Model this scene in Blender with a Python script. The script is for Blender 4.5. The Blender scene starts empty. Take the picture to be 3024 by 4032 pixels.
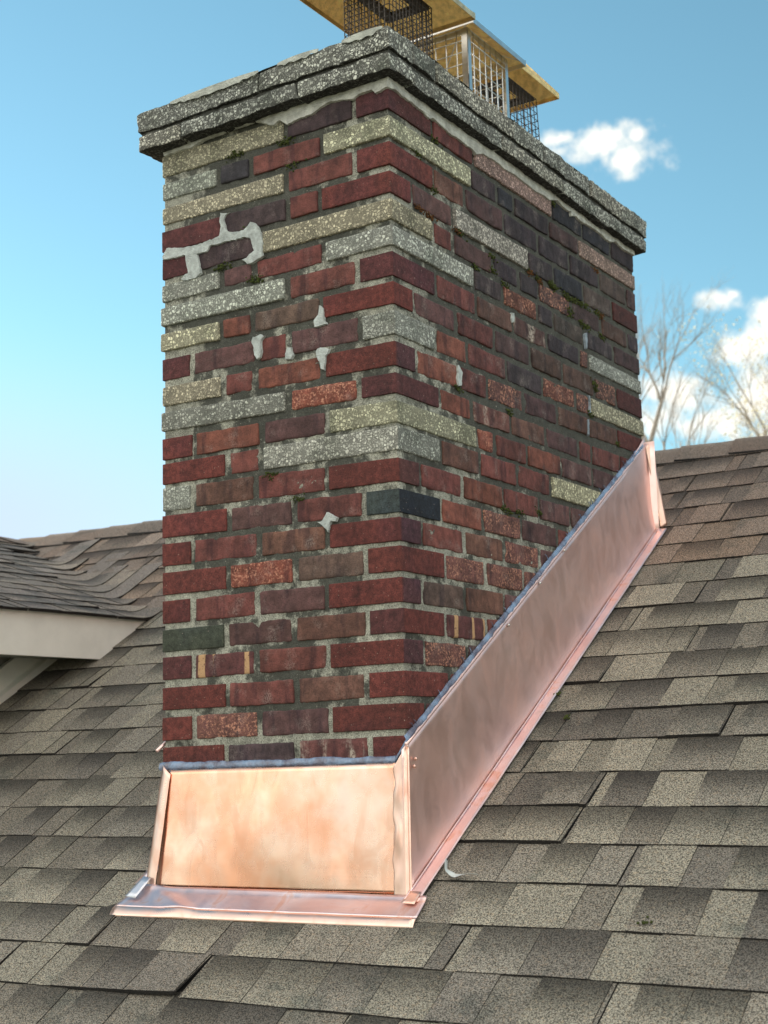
import bpy, bmesh, math, random
from mathutils import Vector, Matrix, noise
from mathutils.geometry import tessellate_polygon
random.seed(7)
S = bpy.context.scene
col = S.collection

# ---------------------------------------------------------------- camera
R3 = [(0.84154, 0.53958, -0.02562), (-0.10854, 0.12244, -0.98652), (-0.52917, 0.83298, 0.16161)]
cam_d = bpy.data.cameras.new('camera')
cam = bpy.data.objects.new('camera', cam_d); col.objects.link(cam)
rx, dn, fw = [Vector(r) for r in R3]
M = Matrix((( rx.x, -dn.x, -fw.x, 1.75598), (rx.y, -dn.y, -fw.y, -2.83288), (rx.z, -dn.z, -fw.z, -1.62903), (0, 0, 0, 1)))
cam.matrix_world = M
cam_d.sensor_fit = 'HORIZONTAL'; cam_d.sensor_width = 36.0
cam_d.lens = 5663.13/3024*36.0
cam_d.clip_start = 0.05; cam_d.clip_end = 3000
cam_d.dof.use_dof = True; cam_d.dof.focus_distance = 3.55; cam_d.dof.aperture_fstop = 8.0
S.camera = cam

# ---------------------------------------------------------------- light
SUN_EL = math.radians(9.0)
SUN_AZ = Vector((-0.97, 0.25))          # the sun stands low behind the chimney, to the left
SUN_AZ.normalize()
sd = Vector((SUN_AZ.x*math.cos(SUN_EL), SUN_AZ.y*math.cos(SUN_EL), math.sin(SUN_EL)))
sun_d = bpy.data.lights.new('sun', 'SUN'); sun_d.energy = 2.6; sun_d.angle = math.radians(0.5)
sun_d.color = (1.0, 0.86, 0.68)
sun = bpy.data.objects.new('sun', sun_d); col.objects.link(sun)
sun.rotation_euler = (-sd).to_track_quat('-Z', 'Y').to_euler()

S.view_settings.view_transform = 'Standard'; S.view_settings.look = 'None'
S.view_settings.exposure = 1.75; S.view_settings.gamma = 1.0
S.view_settings.use_curve_mapping = False

W = bpy.data.worlds.new("World"); S.world = W; W.use_nodes = True
wt = W.node_tree; wt.nodes.clear()
def wn(t, **k):
    n = wt.nodes.new(t)
    for a, b in k.items(): setattr(n, a, b)
    return n
def wl(a, b): wt.links.new(a, b)
def wmath(op, a, b=None, clamp=False):
    n = wn('ShaderNodeMath', operation=op); n.use_clamp = clamp
    for i, v in enumerate((a, b)):
        if v is None: continue
        if isinstance(v, (int, float)): n.inputs[i].default_value = v
        else: wl(v, n.inputs[i])
    return n.outputs[0]
def wdot(vec, v):
    n = wn('ShaderNodeVectorMath', operation='DOT_PRODUCT'); wl(vec, n.inputs[0]); n.inputs[1].default_value = v
    return n.outputs['Value']
sky = wn('ShaderNodeTexSky', sky_type='NISHITA'); sky.sun_disc = False
sky.sun_elevation = SUN_EL; sky.sun_rotation = math.atan2(SUN_AZ.x, SUN_AZ.y)
sky.air_density = 1.0; sky.dust_density = 0.1; sky.ozone_density = 3.0
tc = wn('ShaderNodeTexCoord'); D = tc.outputs['Generated']
def wnoise(scale, detail, rough=0.55):
    n = wn('ShaderNodeTexNoise'); n.inputs['Scale'].default_value = scale; n.inputs['Detail'].default_value = detail
    n.inputs['Roughness'].default_value = rough; wl(D, n.inputs['Vector']); return n.outputs['Fac']
U = Vector((R3[0][0], R3[0][1], 0)).normalized(); V = Vector((0, 0, 1))
blobs = [((-0.3597, 0.8457, 0.3943), .038, .015), ((-0.3400, 0.8567, 0.3835), .030, .014), ((-0.3800, 0.8323, 0.3985), .016, .007), ((-0.3370,0.854,.3965),.012,.008),
         ((-0.3043, 0.9073, 0.2903), .017, .009), ((-0.2980, 0.9093, 0.2925), .008, .006),
         ((-0.2880, 0.9210, 0.2600), .040, .018), ((-0.2720, 0.9210, 0.2760), .022, .018), ((-0.2550, 0.93, 0.2700), .04, .025),
         ((-0.3449, 0.9098, 0.2290), .042, .026), ((-0.3212, 0.9214, 0.2120), .030, .014), ((-0.2950, 0.9286, 0.2200), .032, .026),
         ((-0.27, 0.935, 0.2300), .05, .035), ((-0.3900, 0.9009, 0.1900), .05, .018), ((-0.3325, 0.9233, 0.1750), .08, .018)]
acc = None
for c, ru, rv in blobs:
    u = wmath('MULTIPLY', wmath('SUBTRACT', wdot(D, tuple(U)), Vector(c).dot(U)), 1/ru)
    v = wmath('MULTIPLY', wmath('SUBTRACT', wdot(D, tuple(V)), c[2]), 1/rv)
    r2 = wmath('ADD', wmath('MULTIPLY', u, u), wmath('MULTIPLY', v, v))
    b = wmath('SUBTRACT', 1.0, wmath('SQRT', r2))
    # only on this side of the sky
    acc = b if acc is None else wmath('MAXIMUM', acc, b)
acc = wmath('ADD', acc, wmath('MULTIPLY', wmath('SUBTRACT', wnoise(48, 6, .58), 0.5), 2.5))
fr = wmath('GREATER_THAN', wdot(D, tuple(fw)), 0.5)
m1 = wn('ShaderNodeMapRange', interpolation_type='SMOOTHSTEP'); wl(acc, m1.inputs['Value'])
m1.inputs['From Min'].default_value = -0.05; m1.inputs['From Max'].default_value = 0.9
cl1 = wmath('MULTIPLY', m1.outputs['Result'], fr)
# unseen loose cloud added behind the viewer to light walls and copper
m2 = wn('ShaderNodeMapRange', interpolation_type='SMOOTHSTEP'); wl(wnoise(2.6, 5, .6), m2.inputs['Value'])
m2.inputs['From Min'].default_value = 0.36; m2.inputs['From Max'].default_value = 0.56
m3 = wn('ShaderNodeMapRange', interpolation_type='SMOOTHSTEP'); wl(wdot(D, (.45, -.83, 0.25)), m3.inputs['Value'])
m3.inputs['From Min'].default_value = -0.1; m3.inputs['From Max'].default_value = 0.35
cl2 = wmath('MULTIPLY', m2.outputs['Result'], m3.outputs['Result'])
cloud = cl1
hs = wn('ShaderNodeHueSaturation'); wl(sky.outputs[0], hs.inputs['Color'])
hs.inputs['Saturation'].default_value = 0.93; hs.inputs['Value'].default_value = 1.0; hs.inputs['Hue'].default_value = 0.470
SKY_K = 0.075
# pale haze low in the sky towards the sun
hz1 = wn('ShaderNodeMapRange', interpolation_type='SMOOTHSTEP'); wl(wdot(D, (-.95, .30, 0.0)), hz1.inputs['Value'])
hz1.inputs['From Min'].default_value = .70; hz1.inputs['From Max'].default_value = .93
hz2 = wn('ShaderNodeMapRange', interpolation_type='SMOOTHSTEP'); wl(wdot(D, (0, 0, 1)), hz2.inputs['Value'])
hz2.inputs['From Min'].default_value = .30; hz2.inputs['From Max'].default_value = .15
mixh = wn('ShaderNodeMix', data_type='RGBA'); wl(wmath('MULTIPLY', wmath('MULTIPLY', hz1.outputs['Result'], hz2.outputs['Result']), .85), mixh.inputs[0])
wl(hs.outputs[0], mixh.inputs[6]); mixh.inputs[7].default_value = (2.75, 3.0, 3.8, 1)
mixc = wn('ShaderNodeMix', data_type='RGBA'); wl(cloud, mixc.inputs[0]); wl(mixh.outputs[2], mixc.inputs[6])
CLOUD = 4.9
mixc.inputs[7].default_value = (CLOUD, CLOUD*.97, CLOUD*.88, 1)
mixr = wn('ShaderNodeMix', data_type='RGBA'); wl(cl2, mixr.inputs[0]); wl(mixc.outputs[2], mixr.inputs[6])
REAR_FILL = 9.0                                # brightness of the added fill cloud behind the viewer
mixr.inputs[7].default_value = (REAR_FILL, REAR_FILL*.93, REAR_FILL*.84, 1)
bg = wn('ShaderNodeBackground'); wl(mixr.outputs[2], bg.inputs['Color']); bg.inputs['Strength'].default_value = SKY_K
wo = wn('ShaderNodeOutputWorld'); wl(bg.outputs[0], wo.inputs['Surface'])

# measured joints of the brickwork
SIDE = [[('m', 0.212), ('k', 0.437), ('p', 0.916), ('e', 1.13), ('e', 1.346), ('d', None)], [('y', 0.416), ('d', 0.563), ('e', 0.664), ('d', 0.888), ('u', 1.097), ('p', None)], [('r', 0.214), ('b', 0.378), ('u', 0.597), ('d', 0.813), ('d', 1.024), ('d', 1.24), ('t', 1.455), ('u', None)], [('r', 0.102), ('u', 0.311), ('w', 0.74), ('d', 0.907), ('e', 1.114), ('t', 1.334), ('r', None)], [('y', 0.202), ('k', 0.306), ('u', 0.523), ('d', 0.677), ('d', 0.801), ('s', 1.019), ('u', 1.238), ('b', 1.446), ('d', None)], [('g', 0.409), ('d', 0.576), ('S', 0.789), ('d', 0.889), ('t', 1.102), ('d', 1.326), ('u', None)], [('m', 0.207), ('k', 0.422), ('b', 0.628), ('w2', 0.844), ('d', 1.063), ('s', 1.128), ('g', None)], [('r', 0.096), ('u', 0.307), ('k', 0.513), ('u', 0.729), ('b', 0.939), ('b', 1.165), ('s', 1.332), ('r', None)], [('g', 0.2), ('o', 0.362), ('k', 0.579), ('d', 0.801), ('S', 1.02), ('s', 1.124), ('y', None)], [('m', 0.1), ('o', 0.313), ('k', 0.464), ('s', 0.674), ('u', 0.891), ('b', 1.107), ('b', 1.323), ('r', None)], [('m', 0.208), ('o', 0.375), ('w2', 0.591), ('b', 0.81), ('u', 1.027), ('k', 1.118), ('g', None)], [('y', 0.397), ('S', 0.496), ('k', 0.683), ('o', 0.897), ('u', 1.116), ('b', None)], [('g', 0.207), ('b', 0.406), ('k', 0.617), ('k', 0.827), ('y', None)], [('r', 0.102), ('k', 0.312), ('o', 0.531), ('k', 0.744), ('u', 0.944), ('u', None)], [('N', 0.199), ('o', 0.41), ('s', 0.63), ('u', 0.854), ('u', None)], [('n', 0.102), ('k', 0.313), ('b', 0.525), ('s', 0.736), ('u', None)], [('r', 0.209), ('s', 0.419), ('s', 0.63), ('k', None)], [('n', 0.095), ('t', 0.304), ('b', 0.512), ('k', None)], [('r', 0.199), ('v', 0.41), ('k', None)], [('n', 0.097), ('s', 0.305), ('u', None)], [('r', 0.209), ('k', None)], [('r', 0.093), ('k', None)], [('r', 0.059), ('k', None)]]
FRONT = [[('m', 0.103), ('d', 0.317), ('y', None)], [('y', 0.203), ('k', 0.429), ('e', 0.54), ('g', None)], [('r', 0.104), ('k', 0.32), ('y', None)], [('r', 0.212), ('k', 0.313), ('d', 0.526), ('m', None)], [('y', 0.4), ('d', 0.629), ('m', None)], [('g', 0.202), ('k', 0.423), ('u', 0.533), ('g', None)], [('m', 0.103), ('k', 0.32), ('g', None)], [('r', 0.214), ('t', 0.431), ('o', 0.534), ('y', None)], [('g', 0.099), ('u', 0.317), ('k', 0.417), ('u', 0.635), ('m', None)], [('r', 0.21), ('o', 0.426), ('k', 0.529), ('y', None)], [('m', 0.106), ('S', 0.322), ('g', None)], [('y', 0.203), ('u', 0.405), ('o', 0.627), ('r', None)], [('w', 0.407), ('k', 0.518), ('r', None)], [('r', 0.207), ('k', 0.427), ('b', 0.632), ('g', None)], [('N', 0.1), ('k', 0.308), ('u', 0.514), ('r', None)], [('r', 0.208), ('b', 0.419), ('k', 0.634), ('r', None)], [('r', 0.099), ('t', 0.308), ('S', 0.519), ('r', None)], [('r', 0.214), ('u', 0.425), ('k', 0.635), ('r', None)], [('m', 0.098), ('b', 0.313), ('u', 0.526), ('G', None)], [('r', 0.213), ('k', 0.43), ('v', 0.634), ('m', None)], [('r', 0.104), ('b', 0.311), ('k', 0.522), ('r', None)], [('r', 0.21), ('u', 0.423), ('s', 0.633), ('r', None)], [('r', 0.098), ('w3', 0.313), ('d', 0.531), ('r', None)]]
PARGE_F = [[-0.7221, -0.0209], [-0.6567, -0.019], [-0.6245, -0.0226], [-0.5861, -0.0111], [-0.4919, -0.0046], [-0.4062, -0.0044], [-0.3823, -0.0169], [-0.3526, -0.0313], [-0.3287, -0.0226], [-0.3171, -0.0322], [-0.3055, -0.0414], [-0.2704, -0.0357], [-0.2299, -0.0342], [-0.1953, -0.0213], [-0.1725, -0.0162], [-0.1277, -0.0226], [-0.1001, -0.0278], [-0.0833, -0.0203], [-0.0449, -0.0189], [-0.0345, -0.0325], [-0.0072, -0.0247], [0.0063, -0.0236]]
PARGE_S = [[-0.0106, -0.0249], [0.0293, -0.0189], [0.0636, -0.0234], [0.1076, -0.0229], [0.1733, -0.0295], [0.1914, -0.0345], [0.2104, -0.0257], [0.2475, -0.0322], [0.295, -0.037], [0.3472, -0.0354], [0.3835, -0.0381], [0.4206, -0.0372], [0.4371, -0.0455], [0.4768, -0.0298], [0.5226, -0.0281], [0.5693, -0.0264], [0.6017, -0.0317], [0.6276, -0.0302], [0.6727, -0.0279], [0.7259, -0.0306], [0.7645, -0.0329], [0.8038, -0.0351], [0.8526, -0.0289], [0.889, -0.0325], [0.9449, -0.0147], [0.9694, -0.0224], [1.0337, -0.0238], [1.0008, -0.0261], [1.0375, -0.0368], [1.0715, -0.0263], [1.1152, -0.0328], [1.1724, -0.028], [1.2188, -0.0268], [1.2656, -0.0281], [1.2945, -0.035], [1.337, -0.0329], [1.3755, -0.0191], [1.4367, -0.0276], [1.5137, -0.0242], [1.5464, -0.023]]
CAULK_F = [[[-0.5267, -0.2264], [-0.5174, -0.2297], [-0.4975, -0.2331], [-0.5114, -0.2387], [-0.517, -0.2476], [-0.5131, -0.2636], [-0.5072, -0.2801], [-0.4934, -0.287], [-0.4721, -0.2899], [-0.4509, -0.2914], [-0.4387, -0.2804], [-0.4295, -0.2729], [-0.4131, -0.2799], [-0.4029, -0.2959], [-0.3971, -0.3095], [-0.3899, -0.326], [-0.3887, -0.3411], [-0.3934, -0.3574], [-0.3921, -0.3724], [-0.3862, -0.3749], [-0.4131, -0.3828], [-0.4341, -0.3883], [-0.446, -0.3821], [-0.4564, -0.3713], [-0.4337, -0.3611], [-0.4201, -0.3541], [-0.4273, -0.3327], [-0.4301, -0.3197], [-0.4481, -0.312], [-0.4784, -0.3129], [-0.5121, -0.3106], [-0.5337, -0.3122], [-0.5647, -0.3105], [-0.5742, -0.3237], [-0.6072, -0.3243], [-0.6026, -0.3456], [-0.5949, -0.3776], [-0.6123, -0.3893], [-0.6281, -0.3899], [-0.6535, -0.3886], [-0.663, -0.3828], [-0.6534, -0.372], [-0.6406, -0.3683], [-0.6469, -0.3414], [-0.6484, -0.3181], [-0.6788, -0.3194], [-0.7258, -0.3159], [-0.7307, -0.3058], [-0.7144, -0.2834], [-0.6531, -0.294], [-0.6149, -0.2971], [-0.5646, -0.2928], [-0.5335, -0.2895], [-0.5286, -0.2652], [-0.5315, -0.2443]], [[-0.2178, -0.5384], [-0.2041, -0.5481], [-0.2021, -0.5816], [-0.194, -0.5925], [-0.233, -0.5947], [-0.2354, -0.5754], [-0.2212, -0.5638]], [[-0.4258, -0.5839], [-0.4021, -0.5809], [-0.3887, -0.5881], [-0.3995, -0.5983], [-0.397, -0.6277], [-0.403, -0.6411], [-0.4119, -0.6459], [-0.4223, -0.633], [-0.4244, -0.6133], [-0.4301, -0.5928]], [[-0.3159, -0.6298], [-0.3045, -0.6318], [-0.2992, -0.6541], [-0.3051, -0.6636], [-0.3239, -0.6618], [-0.3248, -0.6473]], [[-0.2231, -0.6484], [-0.2064, -0.6475], [-0.19, -0.6565], [-0.193, -0.6677], [-0.2003, -0.6734], [-0.2002, -0.6921], [-0.2077, -0.7072], [-0.216, -0.7035], [-0.2195, -0.6865], [-0.2291, -0.6708], [-0.2299, -0.6566]], [[-0.205, -1.0612], [-0.1917, -1.0694], [-0.1741, -1.0781], [-0.1787, -1.0888], [-0.1948, -1.0871], [-0.1978, -1.1025], [-0.2035, -1.1118], [-0.2141, -1.1008], [-0.2355, -1.0828], [-0.219, -1.08]]]
CAULK_S = [[[0.2946, -0.665], [0.3043, -0.6626], [0.3133, -0.6707], [0.3223, -0.6786], [0.3194, -0.6971], [0.3148, -0.7175], [0.2988, -0.719], [0.2936, -0.7024], [0.298, -0.6853]], [[0.6179, -0.446], [0.631, -0.4437], [0.6335, -0.4563], [0.6285, -0.4716], [0.6154, -0.4748], [0.6111, -0.4618]], [[1.0897, -0.3956], [1.1239, -0.3876], [1.1298, -0.4093], [1.1148, -0.4419], [1.1012, -0.4401], [1.0926, -0.4179]], [[1.0981, -0.5873], [1.1173, -0.5883], [1.1239, -0.6039], [1.1196, -0.6406], [1.1001, -0.6418], [1.1125, -0.606]], [[1.0807, -0.6667], [1.1088, -0.6616], [1.1026, -0.6912], [1.097, -0.7159], [1.081, -0.7115]]]
MOSS_F = [[-0.4858, -0.0765], [-0.4704, -0.0753], [-0.4336, -0.2924], [-0.5344, -0.2991], [-0.4175, -0.4285], [-0.416, -0.4337], [-0.5196, -0.3727], [-0.5351, -0.3771], [-0.3795, -0.9499], [-0.2984, -1.0176], [-0.3084, -0.0796], [-0.3203, -0.084], [-0.2981, -0.152]]
MOSS_S = [[0.9187, -0.0316], [0.8922, -0.2941], [0.8772, -0.291], [0.9075, -0.2948], [0.8007, -0.3044], [0.9747, -0.301], [0.9957, -0.3027], [1.0169, -0.3045], [1.0495, -0.3034], [1.0824, -0.3023], [1.1046, -0.3016], [1.0077, -0.3404], [1.0058, -0.3576], [1.127, -0.3009], [1.0864, -0.3645], [1.1083, -0.3666], [1.1362, -0.3672], [1.2176, -0.1603], [1.2442, -0.374], [1.2125, -0.2994], [1.2412, -0.3023], [0.5181, -0.3123], [0.5218, -0.3531], [0.7443, -0.2942], [0.7333, -0.2881], [0.806, -0.3033], [0.8876, -0.2909], [0.8993, -0.2973], [0.5916, -0.373], [0.2263, -0.0793], [0.131, -0.1462], [0.2115, -0.2194], [0.1345, -0.2937], [0.1824, -0.295], [0.3265, -0.2959], [0.3459, -0.2969], [0.417, -0.3682], [1.1558, -0.537], [1.1624, -0.5526], [1.3152, -0.7032], [1.121, -0.6424], [0.5295, -1.0086], [0.5595, -1.0135], [0.6221, -1.0087], [0.7396, -0.9941], [0.3035, -0.7242], [0.5832, -0.7359]]

# ---------------------------------------------------------------- materials
def mat(name):
    m = bpy.data.materials.new(name); m.use_nodes = True
    t = m.node_tree; b = t.nodes['Principled BSDF']
    return m, t, b
class N:
    """small node-building helper"""
    def __init__(s, t, coord='Object'):
        s.t = t; s.tc = t.nodes.new('ShaderNodeTexCoord'); s.P = s.tc.outputs[coord]
    def n(s, k, **a):
        x = s.t.nodes.new(k)
        for p, v in a.items(): setattr(x, p, v)
        return x
    def l(s, a, b): s.t.links.new(a, b)
    def put(s, sock, v):
        if hasattr(v, 'is_output') or isinstance(v, bpy.types.NodeSocket): s.l(v, sock)
        else: sock.default_value = v
    def math(s, op, a, b=0.0, c=None, clamp=False):
        x = s.n('ShaderNodeMath', operation=op); x.use_clamp = clamp
        s.put(x.inputs[0], a); s.put(x.inputs[1], b)
        if c is not None: s.put(x.inputs[2], c)
        return x.outputs[0]
    def noise(s, scale, detail=3, rough=0.55, vec=None, dist=0.0):
        x = s.n('ShaderNodeTexNoise'); x.inputs['Scale'].default_value = scale
        x.inputs['Detail'].default_value = detail; x.inputs['Roughness'].default_value = rough
        x.inputs['Distortion'].default_value = dist
        s.l(vec or s.P, x.inputs['Vector']); return x.outputs['Fac']
    def voro(s, scale, feature='F1', vec=None, rand=1.0):
        x = s.n('ShaderNodeTexVoronoi', feature=feature); x.inputs['Scale'].default_value = scale
        x.inputs['Randomness'].default_value = rand
        s.l(vec or s.P, x.inputs['Vector']); return x
    def ramp(s, f, a, b, lo=0.0, hi=1.0, smooth=True):
        x = s.n('ShaderNodeMapRange', interpolation_type='SMOOTHSTEP' if smooth else 'LINEAR')
        s.put(x.inputs['Value'], f); x.inputs['From Min'].default_value = a; x.inputs['From Max'].default_value = b
        x.inputs['To Min'].default_value = lo; x.inputs['To Max'].default_value = hi
        return x.outputs['Result']
    def mix(s, f, a, b, mode='MIX'):
        x = s.n('ShaderNodeMix', data_type='RGBA', blend_type=mode)
        s.put(x.inputs[0], f)
        for i, v in ((6, a), (7, b)):
            if isinstance(v, tuple): x.inputs[i].default_value = (*v, 1) if len(v) == 3 else v
            else: s.l(v, x.inputs[i])
        return x.outputs[2]
    def scale(s, c, f):
        x = s.n('ShaderNodeVectorMath', operation='SCALE'); s.l(c, x.inputs[0]); s.put(x.inputs['Scale'], f); return x.outputs[0]
    def attr(s, name='Col'):
        x = s.n('ShaderNodeAttribute', attribute_name=name); return x
    def bump(s, h, strength=0.5, dist=0.002, normal=None):
        x = s.n('ShaderNodeBump'); x.inputs['Strength'].default_value = strength; x.inputs['Distance'].default_value = dist
        s.l(h, x.inputs['Height'])
        if normal: s.l(normal, x.inputs['Normal'])
        return x.outputs[0]
    def mapping(s, sc):
        x = s.n('ShaderNodeMapping'); x.inputs['Scale'].default_value = sc; s.l(s.P, x.inputs['Vector']); return x.outputs[0]

def mk_red():
    m, t, b = mat('wirecut_red_brick'); q = N(t); a = q.attr()
    big = q.noise(9, 3); mid = q.noise(60, 4, .65); fine = q.noise(420, 3, .7)
    c = q.scale(a.outputs['Color'], q.math('ADD', 0.45, q.math('MULTIPLY', big, 1.05)))
    c = q.scale(c, q.ramp(mid, .3, .75, .62, 1.38))
    pur = q.ramp(q.noise(5, 2), .5, .65); c = q.mix(q.math('MULTIPLY', pur, .5), c, q.mix(1.0, c, (.75, .85, 1.15), 'MULTIPLY'))
    soot = q.math('MULTIPLY', q.ramp(q.noise(13, 5, .7), .52, .68), .6); c = q.mix(soot, c, q.mix(1.0, c, (.45, .5, .55), 'MULTIPLY'))
    pit = q.ramp(fine, .36, .5, 0.35, 1.0)
    c = q.scale(c, pit)
    fl = q.ramp(q.noise(170, 2, .5), .70, .74)
    c = q.mix(q.math('MULTIPLY', fl, 0.7), c, (.38, .30, .26))
    q.l(c, b.inputs['Base Color']); b.inputs['Roughness'].default_value = .88
    h = q.math('ADD', q.math('MULTIPLY', fine, .6), q.math('MULTIPLY', mid, .6))
    q.l(q.bump(h, .8, .004), b.inputs['Normal']); return m
def mk_old(name, speck=0.0, lime=0.0, stripes=0.0):
    m, t, b = mat(name); q = N(t); a = q.attr()
    big = q.noise(14, 3, .6); mid = q.noise(48, 5, .65); fine = q.noise(300, 4, .7)
    c = q.scale(a.outputs['Color'], q.ramp(big, .25, .75, .62, 1.35))
    # blackened skin in broad upright bands, as kiln-flashed brick has
    band = q.ramp(q.noise(1.0, 3, .6, vec=q.mapping((26, 26, 5))), .5, .66)
    dark = q.mix(1.0, c, (.42, .42, .55), 'MULTIPLY')
    c = q.mix(q.math('MULTIPLY', band, .75), c, dark)
    c = q.scale(c, q.ramp(mid, .25, .8, .7, 1.3))
    c = q.scale(c, q.ramp(fine, .3, .55, .55, 1.05))
    pale = q.math('MULTIPLY', q.ramp(q.noise(17, 3, .6), .52, .75), q.ramp(fine, .4, .62))
    c = q.mix(q.math('MULTIPLY', pale, .5), c, (.34, .30, .27))
    if speck:
        sp = q.math('MULTIPLY', q.ramp(q.noise(150, 4, .75), .50, .62), q.ramp(q.noise(22, 2), .33, .58))
        c = q.mix(q.math('MULTIPLY', sp, speck), c, (.60, .30, .20))
    if lime:
        st = q.math('MULTIPLY', q.ramp(q.noise(1.0, 3, .6, vec=q.mapping((22, 14, 6))), .47, .62), q.ramp(q.noise(130, 4, .8), .38, .58))
        c = q.mix(q.math('MULTIPLY', st, lime), c, (.56, .50, .42))
    if stripes:
        st = q.math('MULTIPLY', q.ramp(q.noise(1.0, 0, .5, vec=q.mapping((34, 34, 1.5))), .58, .62), q.ramp(q.noise(120, 3, .7), .3, .45))
        c = q.mix(q.math('MULTIPLY', st, stripes), c, (.52, .33, .17))
    spot = q.ramp(q.voro(70).outputs['Distance'], .03, .10)
    c = q.scale(c, q.math('ADD', .35, q.math('MULTIPLY', spot, .65)))
    q.l(c, b.inputs['Base Color']); b.inputs['Roughness'].default_value = .86
    h = q.math('ADD', q.math('MULTIPLY', fine, .5), q.math('ADD', mid, q.math('MULTIPLY', spot, .5)))
    q.l(q.bump(h, .8, .004), b.inputs['Normal']); return m
def mk_agg(name, grime=0.5, soft=0.0):
    m, t, b = mat(name); q = N(t); a = q.attr()
    wrp = q.n('ShaderNodeVectorMath', operation='ADD'); q.l(q.P, wrp.inputs[0])
    nz = q.n('ShaderNodeTexNoise'); nz.inputs['Scale'].default_value = 140; q.l(q.P, nz.inputs['Vector'])
    q.l(q.scale(nz.outputs['Color'], .004), wrp.inputs[1])
    v = q.voro(128, vec=wrp.outputs[0]); e = q.voro(128, 'DISTANCE_TO_EDGE', vec=wrp.outputs[0])
    vf = q.voro(290, 'DISTANCE_TO_EDGE', vec=wrp.outputs[0]); vfc = q.voro(290, vec=wrp.outputs[0])
    sep = q.n('ShaderNodeSeparateColor'); q.l(v.outputs['Color'], sep.inputs[0])
    sep2 = q.n('ShaderNodeSeparateColor'); q.l(vfc.outputs['Color'], sep2.inputs[0])
    isbig = q.ramp(sep.outputs[0], .46, .48)                       # some cells are whole pebbles, the rest are grit
    peb = q.math('MULTIPLY', q.ramp(e.outputs['Distance'], .06, .17), isbig)
    grit = q.math('MULTIPLY', q.ramp(vf.outputs['Distance'], .05, .2), q.ramp(sep2.outputs[0], .25, .6, .15, 1.0))
    grit = q.math('MULTIPLY', grit, q.ramp(sep.outputs[2], .2, .8, .55, 1.0))
    big = q.noise(10, 4, .6)
    matrix = q.scale(a.outputs['Color'], q.ramp(big, .3, .7, .12+.28*soft, .28+.26*soft))
    pc = q.scale(a.outputs['Color'], q.ramp(sep.outputs[1], 0, 1, .85, 1.8-.42*soft))
    gc = q.scale(a.outputs['Color'], q.ramp(sep2.outputs[1], 0, 1, .5+.15*soft, 1.35-.15*soft))
    c = q.mix(grit, matrix, gc); c = q.mix(peb, c, pc)
    gr = q.ramp(q.noise(7, 6, .7), .50, .66)
    c = q.mix(q.math('MULTIPLY', gr, grime), c, q.mix(1.0, c, (.26, .30, .25), 'MULTIPLY'))
    q.l(c, b.inputs['Base Color']); b.inputs['Roughness'].default_value = .9
    h = q.math('ADD', q.math('MULTIPLY', peb, 1.0), q.math('MULTIPLY', grit, .45))
    q.l(q.bump(h, .9, .003), b.inputs['Normal']); return m
def mk_mortar():
    m, t, b = mat('weathered_mortar'); q = N(t); a = q.attr()
    fine = q.noise(330, 4, .75); mid = q.noise(45, 5, .65)
    c = q.scale(a.outputs['Color'], q.ramp(fine, .30, .70, .35, 1.75))
    c = q.scale(c, q.ramp(mid, .25, .75, .7, 1.25))
    dirt = q.ramp(q.math('ADD', q.noise(11, 5, .72), q.math('SUBTRACT', a.outputs['Alpha'], .5)), .44, .55)
    c = q.mix(q.math('MULTIPLY', dirt, .88), c, q.mix(fine, (.010, .013, .011), (.075, .08, .068)))
    gr = q.ramp(q.noise(200, 2, .5), .70, .76); c = q.mix(gr, c, (.55, .53, .46))
    q.l(c, b.inputs['Base Color']); c = q.scale(c, q.ramp(q.noise(6, 4, .6), .3, .7, .82, 1.15)); q.l(c, b.inputs['Base Color']); b.inputs['Roughness'].default_value = .95
    q.l(q.bump(q.math('ADD', fine, mid), 1.0, .004), b.inputs['Normal']); return m
def mk_plain(name, color, rough=.6, var=.25, scale=30, bump=.3, bd=.002, metallic=0.0, spec=None):
    m, t, b = mat(name); q = N(t)
    n1 = q.noise(scale, 5, .65)
    c = q.n('ShaderNodeRGB'); c.outputs[0].default_value = (*color, 1)
    cc = q.scale(c.outputs[0], q.ramp(n1, .25, .75, 1-var, 1+var))
    q.l(cc, b.inputs['Base Color']); b.inputs['Roughness'].default_value = rough; b.inputs['Metallic'].default_value = metallic
    if bump: q.l(q.bump(q.noise(scale*6, 3, .6), bump, bd), b.inputs['Normal'])
    return m
def mk_shingle(name, tint=(1, 1, 1)):
    m, t, b = mat(name); q = N(t); a = q.attr()
    g = q.noise(300, 2, .65); g2 = q.noise(560, 1, .5)
    gran = q.ramp(q.math('ADD', q.math('MULTIPLY', g, .65), q.math('MULTIPLY', g2, .35)), .41, .59, .20, 1.95)
    c = q.scale(a.outputs['Color'], gran)
    c = q.mix(1.0, c, tuple(t_*w_ for t_, w_ in zip(tint, (.84, .83, .81))), 'MULTIPLY')
    warm = q.ramp(q.noise(140, 2, .5), .56, .64); c = q.mix(q.math('MULTIPLY', warm, .35), c, q.mix(1.0, c, (1.35, 1.05, .8), 'MULTIPLY'))
    st = q.ramp(q.noise(4.2, 7, .75), .54, .66)                    # dark algae stains
    c = q.mix(q.math('MULTIPLY', st, .6), c, q.mix(1.0, c, (.40, .48, .50), 'MULTIPLY'))
    q.l(c, b.inputs['Base Color']); b.inputs['Roughness'].default_value = .9
    q.l(q.bump(g, .5, .002), b.inputs['Normal']); return m
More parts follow.
